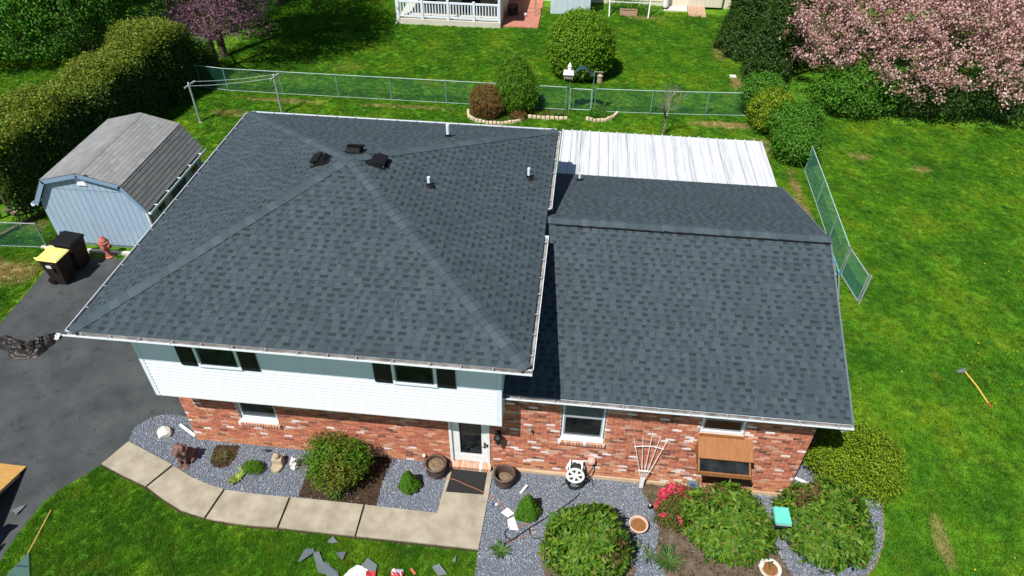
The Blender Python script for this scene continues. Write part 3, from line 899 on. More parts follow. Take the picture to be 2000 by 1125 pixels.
def uwindow(W):
    window(W[0], W[1], W[2], W[3], UF - .006, -.006)
    for (a, b) in ((W[0] - .385, W[0] - .012), (W[1] + .012, W[1] + .385)):
        s = MB()
        s.box(a, UF - .032, W[2] + .01, b, UF - .006, W[3])
        for q in range(22):
            z = W[2] + .06 + q * .05
            if z < W[3] - .08: s.hexa([(a + .05, UF - .046, z), (b - .05, UF - .046, z), (b - .05, UF - .032, z), (a + .05, UF - .032, z), (a + .05, UF - .036, z + .045), (b - .05, UF - .036, z + .045), (b - .05, UF - .032, z + .045), (a + .05, UF - .032, z + .045)])
        s.build('shutter', 'black_shutter', house)
uwindow(W1); uwindow(W2)

# ------------------------------------------------------------------ shingled slopes
EXPO = .142
class Slope:
    """a roof slope: eave from a to b, up to the ridge points; pieces are clipped at its sloping ends"""
    def __init__(s, a, b, top_l, top_r):
        s.a, s.b = Vector(a), Vector(b)
        s.u = (s.b - s.a).normalized()
        tl, tr = Vector(top_l), Vector(top_r)
        d = tl - s.a
        s.v = (d - s.u * d.dot(s.u)); s.h = s.v.length; s.v.normalize()
        s.n = s.u.cross(s.v).normalized()
        s.W = (s.b - s.a).length
        s.tl, s.tr = d.dot(s.u), (tr - s.a).dot(s.u)
    def sl(s, t): return s.tl * t / s.h
    def sr(s, t): return s.W + (s.tr - s.W) * t / s.h
    def P(s, x, t, k): return s.a + s.u * x + s.v * t + s.n * k
    def piece(s, mb, x0, x1, t0, t1, k0, k1, m=0, thick=.012, skew=0.):
        a0, a1 = max(x0, s.sl(t0)), max(x0 + skew, s.sl(t1))
        b0, b1 = min(x1, s.sr(t0)), min(x1 - skew, s.sr(t1))
        if b0 - a0 < .01 and b1 - a1 < .01: return False
        b0 = max(a0, b0); b1 = max(a1, b1)
        p = [s.P(a0, t0, k0), s.P(b0, t0, k0), s.P(b1, t1, k1), s.P(a1, t1, k1)]
        q = [s.P(a0, t0, k0 - thick), s.P(b0, t0, k0 - thick), s.P(b1, t1, k1 - .002), s.P(a1, t1, k1 - .002)]
        mb.add(p + q, [(0, 1, 2, 3), (4, 5, 1, 0), (5, 6, 2, 1), (7, 4, 0, 3)], m)
        return True
    def shingles(s, length=1.0, kind='arch', over=.02, k0=.012, gap=0.):
        out = []
        t, row = -over, 0
        while t < s.h - .02:
            e = min(EXPO, s.h - t)
            tt = max(0, t)
            x = s.sl(tt) - random.uniform(0, length)
            while x < s.sr(tt):
                mb = MB()
                if kind == 'arch':
                    ok = s.piece(mb, x + .002, x + length - .002, t, t + e + .012, .010, .003, 1, .009)
                    c = x + random.uniform(.0, .08)
                    while c < x + length - .05:
                        w = random.uniform(.085, .17)
                        g = random.choice((.075, .10, .12, .15)) * random.uniform(.9, 1.1)
                        w = min(w, x + length - .004 - c)
                        if w > .03: ok |= s.piece(mb, c, c + w, t - .001, t + e + .006, .0155, .0062, 0, .0065, random.choice((0, .012)))
                        if c + w + g < x + length - .004: s.piece(mb, c + w + .001, c + w + g - .001, t + e * .55, t + e + .008, .0082, .0050, 2, .002)
                        c += w + g
                else:
                    off = (length / 6) if row % 2 else 0
                    ok = False
                    for q in range(3):
                        w = length / 3
                        ok |= s.piece(mb, x + off + q * w + .004, x + off + (q + 1) * w - .004, t + gap, t + e + (.008 if not gap else 0), k0, .003, 0, k0 - .002)
                if ok and mb.f:
                    cx = min(max(x + length / 2, s.sl(tt)), s.sr(tt))
                    out.append((s.P(cx, t + e / 2, 0), mb))
                x += length
            t += EXPO
            row += 1
        return out

X0, X1, Y0, Y1, ZE = -.565, 8.325, -1.20, 7.85, 4.965
AP = (3.88, 3.32, 6.42)
c00, c10, c11, c01 = (X0, Y0, ZE), (X1, Y0, ZE), (X1, Y1, ZE), (X0, Y1, ZE)
md = MB()
dz = .02
lowr = [(p[0], p[1], p[2] - dz) for p in (c00, c10, c11, c01)]
md.add(lowr + [(AP[0], AP[1], AP[2] - dz)] + [(p[0], p[1], 4.925) for p in lowr], [(0, 1, 4), (1, 2, 4), (2, 3, 4), (3, 0, 4), (8, 7, 6, 5), (5, 6, 1, 0), (6, 7, 2, 1), (7, 8, 3, 2), (8, 5, 0, 3)])
main_roof = md.build('main_roof', 'roof_deck', house)
fa = MB()
for (a, b) in ((c00, c10), (c10, c11), (c11, c01), (c01, c00)):
    fa.bar((a[0], a[1], 4.875), (b[0], b[1], 4.875), .025, .15)
fa.box(X0, Y0, 4.79, X1, Y1, 4.80)
fa.build('fascia', 'white_paint', house)

WX1, WYE, WZE, WYR, WZR, WYB, WZB = 14.89, -.35, 3.245, 3.743, 4.83, 7.97, 3.50
wl = HX - .01
wd_ = MB()
def wsec(x, d): return [(x, WYE, WZE - d), (x, WYR, WZR - d), (x, WYB, WZB - d)]
A_, B_ = wsec(wl, .02), wsec(WX1, .02)
A2, B2 = wsec(wl, .14), wsec(WX1, .14)
wd_.add(A_ + B_ + A2 + B2, [(0, 3, 4, 1), (1, 4, 5, 2), (6, 7, 10, 9), (7, 8, 11, 10), (6, 9, 3, 0), (2, 5, 11, 8), (3, 9, 10, 4), (4, 10, 11, 5)])
wing_roof = wd_.build('wing_roof', 'roof_deck', house)
rk = MB()
for (p, q) in ((B_[0], B_[1]), (B_[2], B_[1])):
    rk.bar((WX1 + .012, p[1], p[2] - .075), (WX1 + .012, q[1], q[2] - .075), .022, .17)
    rk.bar((WX1 + .012, p[1], p[2] + .018), (WX1 + .012, q[1], q[2] + .018), .05, .012)
rk.build('rake_trim', 'hose_grey', house)
MB().box(wl, WYE + .02, WZE - .21, WX1, .0, WZE - .20).build('wing_soffit', 'soffit', house)

slopes = [(Slope(c00, c10, AP, AP), main_roof), (Slope(c10, c11, AP, AP), main_roof), (Slope(c11, c01, AP, AP), main_roof), (Slope(c01, c00, AP, AP), main_roof),
          (Slope((wl, WYE, WZE), (WX1, WYE, WZE), (wl, WYR, WZR), (WX1, WYR, WZR)), wing_roof),
          (Slope((WX1, WYB, WZB), (wl, WYB, WZB), (WX1, WYR, WZR), (wl, WYR, WZR)), wing_roof)]
alls = []
for si, (s_, roof) in enumerate(slopes):
    for p, mb in s_.shingles():
        toward = max(.05, s_.n.dot((camp - p).normalized()))
        hid = roof is wing_roof and p.x < 8.45 and p.y < WYR
        alls.append((toward / (camp - p).length_squared * (0 if hid else 1), mb, roof))
alls.sort(key=lambda q: -q[0])
restm = {main_roof: MB(), wing_roof: MB()}
for j, (k, mb, roof) in enumerate(alls):
    if j < 298: mb.build('shingle', ['shingle_tab', 'shingle_base', 'shingle_band'], roof)
    else:
        r = restm[roof]
        o_ = len(r.v)
        r.v += mb.v; r.f += [[a + o_ for a in f] for f in mb.f]; r.i += mb.i
for roof in restm: tag(restm[roof].build('shingle_field', ['shingle_tab', 'shingle_base', 'shingle_band'], roof), kind='stuff')

def caps(p0, p1, n1, n2, roof, wing=.145, step=.2, lift=.02, mat='cap'):
    """folded cap pieces laid from p0 up to p1 over two slopes with normals n1, n2"""
    p0, p1 = Vector(p0), Vector(p1)
    d = (p1 - p0); L = d.length; d.normalize()
    w1 = d.cross(n1).normalized(); w2 = d.cross(n2).normalized()
    if w1.dot(n2) > 0: w1 = -w1
    if w2.dot(n1) > 0: w2 = -w2
    up = (n1 + n2).normalized()
    t = 0
    while t < L - .04:
        st = step * random.uniform(.8, 1.2) if step > .16 else step
        e = min(st + .04, L - t)
        lo, hi = lift + .014, lift
        ww_ = wing * random.uniform(.94, 1.05)
        j = random.uniform(-.006, .006)
        a0, a1 = p0 + d * t + up * lo, p0 + d * (t + e) + up * hi
        q = [a0, a1]
        vs = [a0 + w1 * (ww_ + j) , a0, a0 + w2 * (ww_ - j), a1 + w2 * ww_, a1, a1 + w1 * ww_]
        vs2 = [x - up * .012 for x in vs]
        mb = MB()
        mb.add(vs + vs2, [(0, 1, 4, 5), (1, 2, 3, 4), (6, 7, 1, 0), (7, 8, 2, 1), (11, 6, 0, 5), (8, 9, 3, 2)])
        # outward facing
        mb.build('ridge_cap', mat, roof)
        t += st
nf = [s_[0].n for s_ in slopes]
caps(c00, AP, nf[0], nf[3], main_roof)
caps(c10, AP, nf[0], nf[1], main_roof)
caps(c11, AP, nf[1], nf[2], main_roof)
caps(c01, AP, nf[2], nf[3], main_roof)
rv = MB()
for y0, y1, zz in ((WYR - .15, WYR, -1), (WYR, WYR + .15, 1)):
    s1 = (WZR - WZE) / (WYR - WYE); s2 = (WZR - WZB) / (WYB - WYR)
f_ = .15 * (WZR - WZE) / (WYR - WYE); b_ = .15 * (WZR - WZB) / (WYB - WYR)
rv.add([(8.55, WYR - .15, WZR - f_ + .005), (WX1, WYR - .15, WZR - f_ + .005), (8.55, WYR - .15, WZR - f_ + .045), (WX1, WYR - .15, WZR - f_ + .045), (8.55, WYR, WZR + .05), (WX1, WYR, WZR + .05),
        (8.55, WYR + .15, WZR - b_ + .045), (WX1, WYR + .15, WZR - b_ + .045), (8.55, WYR + .15, WZR - b_ + .005), (WX1, WYR + .15, WZR - b_ + .005)],
       [(0, 1, 3, 2), (2, 3, 5, 4), (4, 5, 7, 6), (6, 7, 9, 8), (1, 9, 7, 5, 3), (8, 0, 2, 4, 6)])
rv.build('ridge_vent', 'black_plastic', wing_roof)
caps((8.3, WYR, WZR + .03), (WX1 + .01, WYR, WZR + .03), nf[4], nf[5], wing_roof, .155, .145, .03)

# gutters: trough, lip and hangers
def gutter(a, b, out, wdt=.115, hgt=.082, hang=.62, dirt=True, nm='gutter'):
    a, b, o = Vector(a), Vector(b), Vector(out)
    d = (b - a).normalized()
    m = MB()
    z = Vector((0, 0, 1))
    def strip(p, q, k=0):
        vs = [a + p, b + p, b + q, a + q]
        m.add(vs, [(0, 1, 2, 3)], k)
    prof = [o * .004 + z * .0, o * .004 - z * hgt, o * (wdt * .7) - z * hgt, o * wdt - z * (hgt * .45), o * wdt, o * (wdt - .011), o * (wdt - .013) - z * (hgt * .4), o * (wdt * .66) - z * (hgt - .012), o * .012 - z * (hgt - .012), o * .012]
    for i in range(len(prof)):
        strip(prof[i], prof[(i + 1) % len(prof)], 1 if i in (6, 7, 8) and dirt else 0)
    m.add([a + p for p in prof[1:6]] , [(0, 1, 2, 3)])
    for e in (a, b):
        m.add([e + o * .004, e + o * .004 - z * hgt, e + o * (wdt * .7) - z * hgt, e + o * (wdt - .002) - z * (hgt * .45), e + o * (wdt - .002)], [(0, 1, 2, 3, 4)])
    g = m.build(nm, ['white_vinyl', 'gutter_dirt'], house)
    L = (b - a).length
    t = .35
    while t < L - .1:
        h = MB()
        p = a + d * t
        h.bar(p + o * .006 - z * .006, p + o * (wdt - .012) - z * .004, .02, .008)
        h.bar(p + o * (wdt - .02) + z * .006, p + o * (wdt + .002) + z * .005, .022, .010)
        h.build('gutter_hanger', 'lattice', g)
        t += hang * random.uniform(.85, 1.15)
    return g
GZ = 4.957
gutter((X0 - .11, Y0 - .008, GZ), (X1 + .11, Y0 - .008, GZ), (0, -1, 0))
gutter((X1 + .008, Y0 + .01, GZ), (X1 + .008, 2.95, GZ), (1, 0, 0))
gutter((X1 + .008, 4.05, GZ), (X1 + .008, Y1, GZ), (1, 0, 0))
gutter((X1, Y1 + .008, GZ), (X0, Y1 + .008, GZ), (0, 1, 0))
gutter((X0 - .008, Y1, GZ), (X0 - .008, Y0 + .01, GZ), (-1, 0, 0))
gutter((UR + .01, WYE - .008, 3.215), (WX1 + .02, WYE - .008, 3.215), (0, -1, 0), hang=.72)
# downspouts
ds = MB()
ds.tube([(WX1 - .1, -.40, 3.11), (WX1 - .12, -.36, 3.0), (14.52, .5, 2.85)], .038, 6)
ds.tube([(14.52, .62, 2.9), (14.52, .62, .15), (14.56, .6, .06), (15.1, .35, .05)], .038, 6)
ds.build('downspout', 'white_paint', house)
d2 = MB(); d2.tube([(-.06, .12, 4.6), (-.06, .12, .14), (-.08, .06, .07), (-.62, .36, .06)], .042, 6); d2.tube([(-.35, -1.16, 4.86), (-.30, -1.05, 4.70), (-.06, .0, 4.62)], .04, 6)
d2.build('downspout', 'white_paint', house)
d3 = MB(); d3.tube([(UR + .06, 3.0, 4.86), (UR + .06, 2.2, 4.6), (UR + .06, 2.2, 4.15)], .04, 6)
d3.build('downspout', 'white_paint', house)

# pipes and vents through the roof
def pipe(x, y, z, h, r=.032):
    p = MB().lathe([(r, -.1), (r, h), (r * .8, h), (r * .8, h - .03)], (x, y, z), 10).build('vent_pipe', 'white_vinyl', house, smooth=False)
    MB().lathe([(.14, -.05), (.13, .0), (r + .012, .05), (r + .008, .09)], (x, y, z), 12).build('pipe_boot', 'black_plastic', p)
def rz(x, y):
    """height of the main roof"""
    return min(s_[0].a.z - (s_[0].n.x * (x - s_[0].a.x) + s_[0].n.y * (y - s_[0].a.y)) / s_[0].n.z for s_ in slopes[:4])
for (x, y, h) in ((5.57, 6.2, .36), (5.66, 3.33, .24), (7.79, 5.03, .29)): pipe(x, y, rz(x, y), h, .045 if y > 6 else .034)
pipe(9.07, 7.35, WZB + (WYB - 7.35) * (WZR - WZB) / (WYB - WYR), .26)
def boxvent(x, y, si):
    s_ = slopes[si][0]
    c = Vector((x, y, rz(x, y)))
    u, v, n_ = s_.u, s_.v, s_.n
    def P(a, b, k): return c + u * a + v * b + n_ * k
    m = MB()
    m.hexa([P(-.23, -.24, .004), P(.23, -.24, .004), P(.23, .24, .004), P(-.23, .24, .004), P(-.23, -.24, .022), P(.23, -.24, .022), P(.23, .24, .022), P(-.23, .24, .022)])
    m.hexa([P(-.17, -.15, .02), P(.17, -.15, .02), P(.17, .16, .02), P(-.17, .16, .02), P(-.17, -.12, .13), P(.17, -.12, .13), P(.15, .12, .12), P(-.15, .12, .12)])
    m.hexa([P(-.19, -.19, .10), P(.19, -.19, .10), P(.18, .02, .125), P(-.18, .02, .125), P(-.19, -.19, .15), P(.19, -.19, .15), P(.17, .05, .165), P(-.17, .05, .165)])
    b = m.build('roof_vent', 'black_plastic', house, bevel=.008)
    g = MB()
    for q in range(12):
        x_ = -.15 + q * .027
        g.hexa([P(x_, -.172, .03), P(x_ + .009, -.172, .03), P(x_ + .009, -.16, .03), P(x_, -.16, .03), P(x_, -.172, .098), P(x_ + .009, -.172, .098), P(x_ + .009, -.16, .098), P(x_, -.16, .098)])
    g.build('vent_louvre', 'lattice', b)
boxvent(3.80, 3.98, 2); boxvent(3.16, 3.52, 3); boxvent(4.45, 3.55, 1)

# patio roof behind the wing: ribbed white sheets
pr = thing('patio_cover', 'white ribbed metal patio roof behind the wing with grey streaks', 'patio roof', (11.6, 9.4, 0))
px0, px1, py0, py1, pz0, pz1 = 8.40, 14.80, 7.93, 10.9, 3.43, 3.36
npan = 22
pw_ = (px1 - px0) / npan
for j in range(npan):
    a = px0 + j * pw_; b = a + pw_
    m = MB()
    prof = [(a, 0), (a + .018, .038), (a + .048, .038), (a + .066, .002), (a + pw_ * .5, .002), (a + pw_ * .5 + .01, .008), (a + pw_ * .5 + .03, .008), (a + pw_ * .5 + .04, .002), (b, 0)]
    jz = random.uniform(-.004, .004)
    for k, ((xa, za), (xb, zb)) in enumerate(zip(prof, prof[1:])):
        e0 = py0 - random.uniform(0, .015)
        m.add([(xa, py0, pz0 + za + jz), (xb, py0, pz0 + zb + jz), (xb, py1, pz1 + zb + jz), (xa, py1, pz1 + za + jz)], [(0, 1, 2, 3)], 1 if (k in (0, 2) and j % 3) or (j % 5 == 2 and k < 4) or (j % 4 == 1 and k == 7) else 0)
        m.add([(xa, py0, pz0 + za + jz), (xb, py0, pz0 + zb + jz), (xb, py0, pz0 - .02), (xa, py0, pz0 - .02)], [(3, 2, 1, 0)])
    m.build('roof_panel', ['metal_white', 'metal_dirt'], pr)
pf = MB()
pf.box(px0, py0 + .02, pz0 - .13, px1, py0 + .10, pz0 - .012); pf.box(px0, py1 - .12, pz1 - .14, px1, py1 - .04, pz1 - .012); pf.box(px0, py0 + .1, pz0 - .16, px0 + .05, py1 - .12, pz1 - .02); pf.box(px1 - .05, py0 + .1, pz0 - .16, px1, py1 - .12, pz1 - .02)
pf.build('roof_frame', 'white_paint', pr)
for x in (8.6, 11.6, 14.6): MB().box(x, py1 - .16, 0, x + .1, py1 - .06, pz1 - .13).build('post', 'white_paint', pr)
sheet('patio', [(8.4, 7.5), (14.8, 7.5), (14.8, 11.0), (8.4, 11.0)], .02, 'concrete')

# ------------------------------------------------------------------ grass
def clump_mesh(name, nb, rad, hgt, wid):
    V, F = [], []
    for i in range(nb):
        a = random.uniform(0, 6.28); r = rad * math.sqrt(random.random())
        x, y = r * math.cos(a), r * math.sin(a)
        h = hgt * random.uniform(.5, 1.15); b = random.uniform(0, 6.28); lean = random.uniform(.1, .9) * h
        w = wid * random.uniform(.7, 1.3)
        px, py = math.cos(b), math.sin(b)
        k = len(V)
        V += [(x - py * w, y + px * w, -.005), (x + py * w, y - px * w, -.005), (x + px * lean * .35 + py * w * .8, y + py * lean * .35 - px * w * .8, h * .6), (x + px * lean * .35 - py * w * .8, y + py * lean * .35 + px * w * .8, h * .6), (x + px * lean, y + py * lean, h)]
        F += [(k, k + 1, k + 2, k + 3), (k + 3, k + 2, k + 4)]
    me = bpy.data.meshes.new(name)
    me.from_pydata(V, [], F)
    me.materials.append(MT['grass_blade'])
    return bpy.data.objects.new(name, me)
clump_near = clump_mesh('grass_clump', 26, .075, .05, .0045)
clump_far = clump_mesh('grass_clump', 22, .11, .06, .008)

def grass(name, poly, dens, clump, smin, smax, seed):
    tri = tessellate_polygon([[Vector((p[0], p[1], 0)) for p in poly]])
    me = bpy.data.meshes.new(name)
    fs = []
    for t in tri:
        a, b, c = [Vector((poly[i][0], poly[i][1])) for i in t]
        fs.append(tuple(t) if (b - a).cross(c - a) > 0 else tuple(t)[::-1])
    me.from_pydata([(p[0], p[1], .004) for p in poly], [], fs)
    me.materials.append(MT['grass_blade'])
    o = bpy.data.objects.new(name, me)
    COL.objects.link(o)
    o['kind'] = 'stuff'
    ng = bpy.data.node_groups.new('grass_' + str(seed), 'GeometryNodeTree')
    ng.interface.new_socket('Geometry', in_out='INPUT', socket_type='NodeSocketGeometry')
    ng.interface.new_socket('Geometry', in_out='OUTPUT', socket_type='NodeSocketGeometry')
    N = ng.nodes
    gi, go = N.new('NodeGroupInput'), N.new('NodeGroupOutput')
    dp = N.new('GeometryNodeDistributePointsOnFaces')
    dp.inputs['Density'].default_value = dens
    dp.inputs['Seed'].default_value = seed
    ip = N.new('GeometryNodeInstanceOnPoints')
    ob = N.new('GeometryNodeObjectInfo')
    ob.inputs['Object'].default_value = clump
    rr = N.new('FunctionNodeRandomValue'); rr.data_type = 'FLOAT_VECTOR'
    rr.inputs[0].default_value = (-.12, -.12, 0); rr.inputs[1].default_value = (.12, .12, 6.28)
    rs = N.new('FunctionNodeRandomValue'); rs.data_type = 'FLOAT'
    rs.inputs[2].default_value = smin; rs.inputs[3].default_value = smax
    L = ng.links.new
    L(gi.outputs[0], dp.inputs['Mesh']); L(dp.outputs['Points'], ip.inputs['Points'])
    L(ob.outputs['Geometry'], ip.inputs['Instance'])
    L(rr.outputs[0], ip.inputs['Rotation']); L(rs.outputs[1], ip.inputs['Scale'])
    L(ip.outputs[0], go.inputs[0])
    md_ = o.modifiers.new('grass', 'NODES')
    md_.node_group = ng
    return o

lawn_front = [(-1.97, -1.03), (-1.30, -1.28), (-0.58, -1.52), (-0.01, -1.80), (0.54, -2.04), (1.16, -2.16), (2.14, -2.22), (2.88, -2.20), (4.67, -2.21), (7.42, -2.22), (7.43, -2.75), (6.9, -4.2), (-3.3, -4.2), (-2.79, -3.65), (-2.84, -3.36), (-2.80, -2.65), (-2.74, -2.12), (-2.53, -1.73), (-2.24, -1.37)]
grass('lawn_grass', lawn_front, 330, clump_near, .7, 1.2, 1)
lawn_side = [(16.44, 0.57), (16.62, 0.41), (16.67, 0.24), (16.62, -0.29), (16.42, -1.00), (16.12, -1.51), (15.85, -1.81), (15.4, -3.4), (28, -3.4), (36, 8), (36, 19.4), (17.9, 19.4), (16.5, 11.2), (14.9, 11.0), (14.5, 7.6), (14.5, 2.05), (15.6, 2.05), (16.3, .9)]
grass('lawn_grass', lawn_side, 130, clump_far, .6, 1.15, 2)
grass('lawn_grass', [(-4.4, 8.2), (8.3, 8.2), (8.3, 11.0), (14.9, 11.0), (17.6, 11.5), (18.3, 19), (18.3, 31.5), (4.4, 31.5), (4.4, 28.0), (-1.4, 27.9), (-1.4, 33), (-9, 33), (-9, 11.4), (-4.4, 11.4)], 95, clump_far, .65, 1.2, 3)
grass('lawn_grass', [(-14, 6.9), (-8.2, 6.95), (-8.07, 6.33), (-7.94, 6.03), (-7.80, 5.00), (-7.71, 3.40), (-10.2, 0), (-14, 0)], 150, clump_far, .6, 1.1, 4)
grass('lawn_grass', [(-12, 6.95), (-8.25, 6.95), (-8.3, 8.7), (-9.6, 8.7), (-11.9, 7.6)], 150, clump_far, .6, 1.1, 5)
grass('lawn_grass', [(-25, 13), (-12.4, 13), (-12.4, 22), (-25, 22)], 90, clump_far, .7, 1.2, 6)

# yellow dandelion heads here and there
X, Y = scatter(lawn_side, .35)
X2, Y2 = scatter([(-9, 19.2), (17.5, 19.2), (17.5, 30), (-9, 30)], .15)
stones('dandelion_flowers', np.concatenate([X, X2]), np.concatenate([Y, Y2]), .018, .03, .5, 'dandelion', .05)

# ------------------------------------------------------------------ vegetation helpers
def stem_group(mb, base, tops, r0, r1, bend=.15, n=5):
    b = Vector(base)
    for t in tops:
        t = Vector(t)
        mid = (b + t) / 2 + Vector((random.uniform(-bend, bend), random.uniform(-bend, bend), random.uniform(0, bend)))
        mb.tube([b, mid, t], r0, n, 0, r1)

def shrub(name, label, cat, base, r, ch, leaf, clumps, per, size, L, W, amp=.10, seed=0, zmin=-.45, group=None, inner=.25, pw=(1., 1.), rough=.1, jit=.7, stems=6, bark='bark', extra=None):
    """shrub on the ground at base: rounded body centred at height ch, radii r"""
    t = thing(name, label, cat, (base[0], base[1], 0), group)
    c = (base[0], base[1], ch)
    s = MB()
    stem_group(s, (base[0], base[1], 0), [(base[0] + random.uniform(-.7, .7) * r[0], base[1] + random.uniform(-.7, .7) * r[1], ch + random.uniform(-.1, .5) * r[2]) for _ in range(stems)], .03 + .012 * r[0], .01)
    s.build('stem', bark, t)
    P, N = bush_points(c, r, clumps, per, size, zmin, amp, seed, rough, inner, pw)
    leaves('foliage', P, N, L, W, leaf, t, jit)
    if extra:
        for (lf, cl, pr_, sz, l2, w2, sel) in extra:
            P, N = bush_points(c, [q * 1.03 for q in r], cl, pr_, sz, zmin, amp, seed, .04, 0, pw)
            k = sel(P - np.array(c))
            leaves('flowers' if 'flower' in lf else 'new_leaves', P[k], N[k], l2, w2, lf, t, .6)
    return t

# ---- shrubs of the front beds
def rhodo(base, r, ch, label, seed, K=620, bronze=None, ll=.135):
    t = thing('rhododendron', label, 'shrub', (base[0], base[1], 0), 'clipped rhododendron mounds')
    s = MB()
    stem_group(s, (base[0], base[1], 0), [(base[0] + random.uniform(-.6, .6) * r[0], base[1] + random.uniform(-.6, .6) * r[1], ch + random.uniform(0, .5) * r[2]) for _ in range(8)], .04, .012)
    s.build('stem', 'bark', t)
    D = sphere_pts(K, -.55)
    k = lump(D, seed, .12) * rng.uniform(.84, 1.04, K)
    sh_ = rng.random(K) < .07; k[sh_] *= rng.uniform(1.04, 1.16, sh_.sum())
    deep = rng.random(K) < .3; k[deep] *= rng.uniform(.6, .85, deep.sum())
    C = np.array([base[0], base[1], ch]) + D * np.array(r) * k[:, None]
    ax = unit(D / np.array(r) + rng.normal(0, .35, (K, 3)) + np.array([0, 0, .35]))
    nl = 11
    A = np.repeat(ax, nl, 0)
    rnd = rng.normal(0, 1, A.shape)
    S = unit(rnd - A * (rnd * A).sum(1, keepdims=True))
    tilt = rng.uniform(-.25, .75, (len(A), 1))
    T = unit(S + A * tilt)
    Ln = ll * rng.uniform(.7, 1.25, len(A))
    Pp = np.repeat(C, nl, 0) + T * (Ln[:, None] * .55) + rng.normal(0, .015, A.shape)
    Nn = unit(A - T * (A * T).sum(1, keepdims=True) + rng.normal(0, .25, A.shape))
    Nn = unit(Nn - T * (Nn * T).sum(1, keepdims=True))
    keep = Pp[:, 2] > .04
    if bronze is not None:
        rel = (Pp - np.array([base[0], base[1], ch])) / np.array(r)
        br = keep & (((rel - np.array(bronze)) ** 2).sum(1) < .16) & (rng.random(len(Pp)) < .6)
        V, F = leaf_quads(Pp[br], T[br], Nn[br], Ln[br], Ln[br] * .3, .12)
        nmesh('new_leaves', V, F, 'rhodo_bronze', t)
        keep = keep & ~br
    V, F = leaf_quads(Pp[keep], T[keep], Nn[keep], Ln[keep], Ln[keep] * .34, .12)
    nmesh('foliage', V, F, 'rhodo_leaf', t)
    return t
rhodo((9.80, -2.07), (.84, .84, .70), .62, 'big round rhododendron mound in gravel bed left of the terracotta bowl', 3, 760, (.62, -.35, .5), .15)
rhodo((12.82, -1.26), (.92, .90, .74), .64, 'big round rhododendron mound in bare soil beside the pink azalea', 5, 820, (-.35, .35, .7), .135)
rhodo((14.97, -1.01), (.92, .98, .74), .64, 'big round rhododendron mound at the house corner right of teal feeder', 9, 860, (-.5, .4, .6), .135)

shrub('shrub', 'loose leafy green shrub growing against the brick left of the front door', 'shrub', (3.92, -0.71), (.70, .52, .54), .64, 'shrub_leaf', 420, 26, .075, .075, .030, .2, 4, -.6, None, .3, rough=.22)
shrub('azalea', 'azalea with bright pink flowers in front of the brick wall', 'shrub', (11.76, -0.87), (.44, .46, .40), .42, 'azalea_leaf', 260, 22, .05, .055, .024, .14, 6, -.6, None, .25,
      extra=[('azalea_flower', 380, 22, .035, .062, .052, lambda q: (q[:, 1] > .10 - .35 * np.abs(q[:, 0])) & (q[:, 2] > -.05)), ('azalea_flower', 40, 14, .03, .055, .045, lambda q: (q[:, 1] < -.15) & (q[:, 0] < .12) & (q[:, 2] < .25))])
def conifer(base, r, h, label, seed):
    t = thing('dwarf_conifer', label, 'shrub', (base[0], base[1], 0), 'dwarf spruces in the gravel')
    MB().tube([(base[0], base[1], 0), (base[0], base[1], h * .8)], .02, 6, 0, .006).build('stem', 'bark', t)
    n = 15000
    u = rng.random(n) ** .8
    rr = r * np.clip(1.12 * (1 - u ** 1.35), 0, 1) * np.clip(.72 + 2.2 * u, 0, 1)
    th = rng.uniform(0, 6.28, n)
    D = np.stack([np.cos(th), np.sin(th), u], 1)
    k = lump(D * 2.2, seed, .16) * (1 - .35 * rng.random(n) ** 2.2)
    P = np.stack([base[0] + rr * np.cos(th) * k, base[1] + rr * np.sin(th) * k, .03 + u * h], 1) + rng.normal(0, .008, (n, 3))
    N = unit(np.stack([np.cos(th), np.sin(th), .7 * np.ones(n)], 1))
    leaves('foliage', P, N, .042, .014, 'conifer_leaf', t, .9)
conifer((8.44, -1.17), .265, .80, 'dwarf conifer beside the white paper sheets on gravel', 2)
conifer((5.59, -0.77), .235, .64, 'dwarf conifer on gravel left of the door mat', 8)
shrub('low_shrub', 'small dark green mound plant in gravel below the left window', 'shrub', (1.75, -0.73), (.22, .17, .16), .12, 'cone_leaf', 160, 20, .03, .035, .014, .12, 3, -.2)
shrub('ground_cover', 'low sparse ground cover plant in the small mulch patch', 'plant', (0.84, -0.43), (.20, .17, .06), .04, 'shrub_leaf', 60, 12, .04, .03, .014, .2, 3, 0)
shrub('corner_shrub', 'large rounded light green shrub past the right brick corner', 'shrub', (15.98, 0.68), (1.02, .95, .78), .75, 'corner_leaf', 900, 22, .085, .06, .032, .13, 12, -.6, None, .2, rough=.16)

def strap(name, base, n, ln, wd_, label, mat='strap_leaf', cat='plant', group=None, spread=.9):
    t = thing(name, label, cat, (base[0], base[1], 0), group)
    V, F = [], []
    for i in range(n):
        a = random.uniform(0, 6.28); l = ln * random.uniform(.6, 1.15); w = wd_ * random.uniform(.7, 1.2)
        el = random.uniform(.5, 1.3) * spread
        p = Vector((base[0] + random.uniform(-.04, .04), base[1] + random.uniform(-.04, .04), .015)); k0 = len(V)
        d = Vector((math.cos(a), math.sin(a), 0)); s_ = Vector((-d.y, d.x, 0))
        K = 5
        for q in range(K + 1):
            f = q / K
            rad = l * (math.sin(f * el) / max(.3, el) if el > .3 else f); z = l * f * (1 - .62 * f * el) * .85
            ww = w * math.sin(math.pi * (.12 + .86 * f)) * .5
            c_ = p + d * rad + Vector((0, 0, max(0, z)))
            V += [c_ - s_ * ww, c_ + s_ * ww]
        for q in range(K): F.append((k0 + 2 * q, k0 + 2 * q + 1, k0 + 2 * q + 3, k0 + 2 * q + 2))
    nmesh('leaf_blades', V, F, mat, t)
    return t
strap('strap_plant', (3.89, -1.13), 60, .34, .022, 'strap-leaved clump in mulch just below the leafy green shrub')
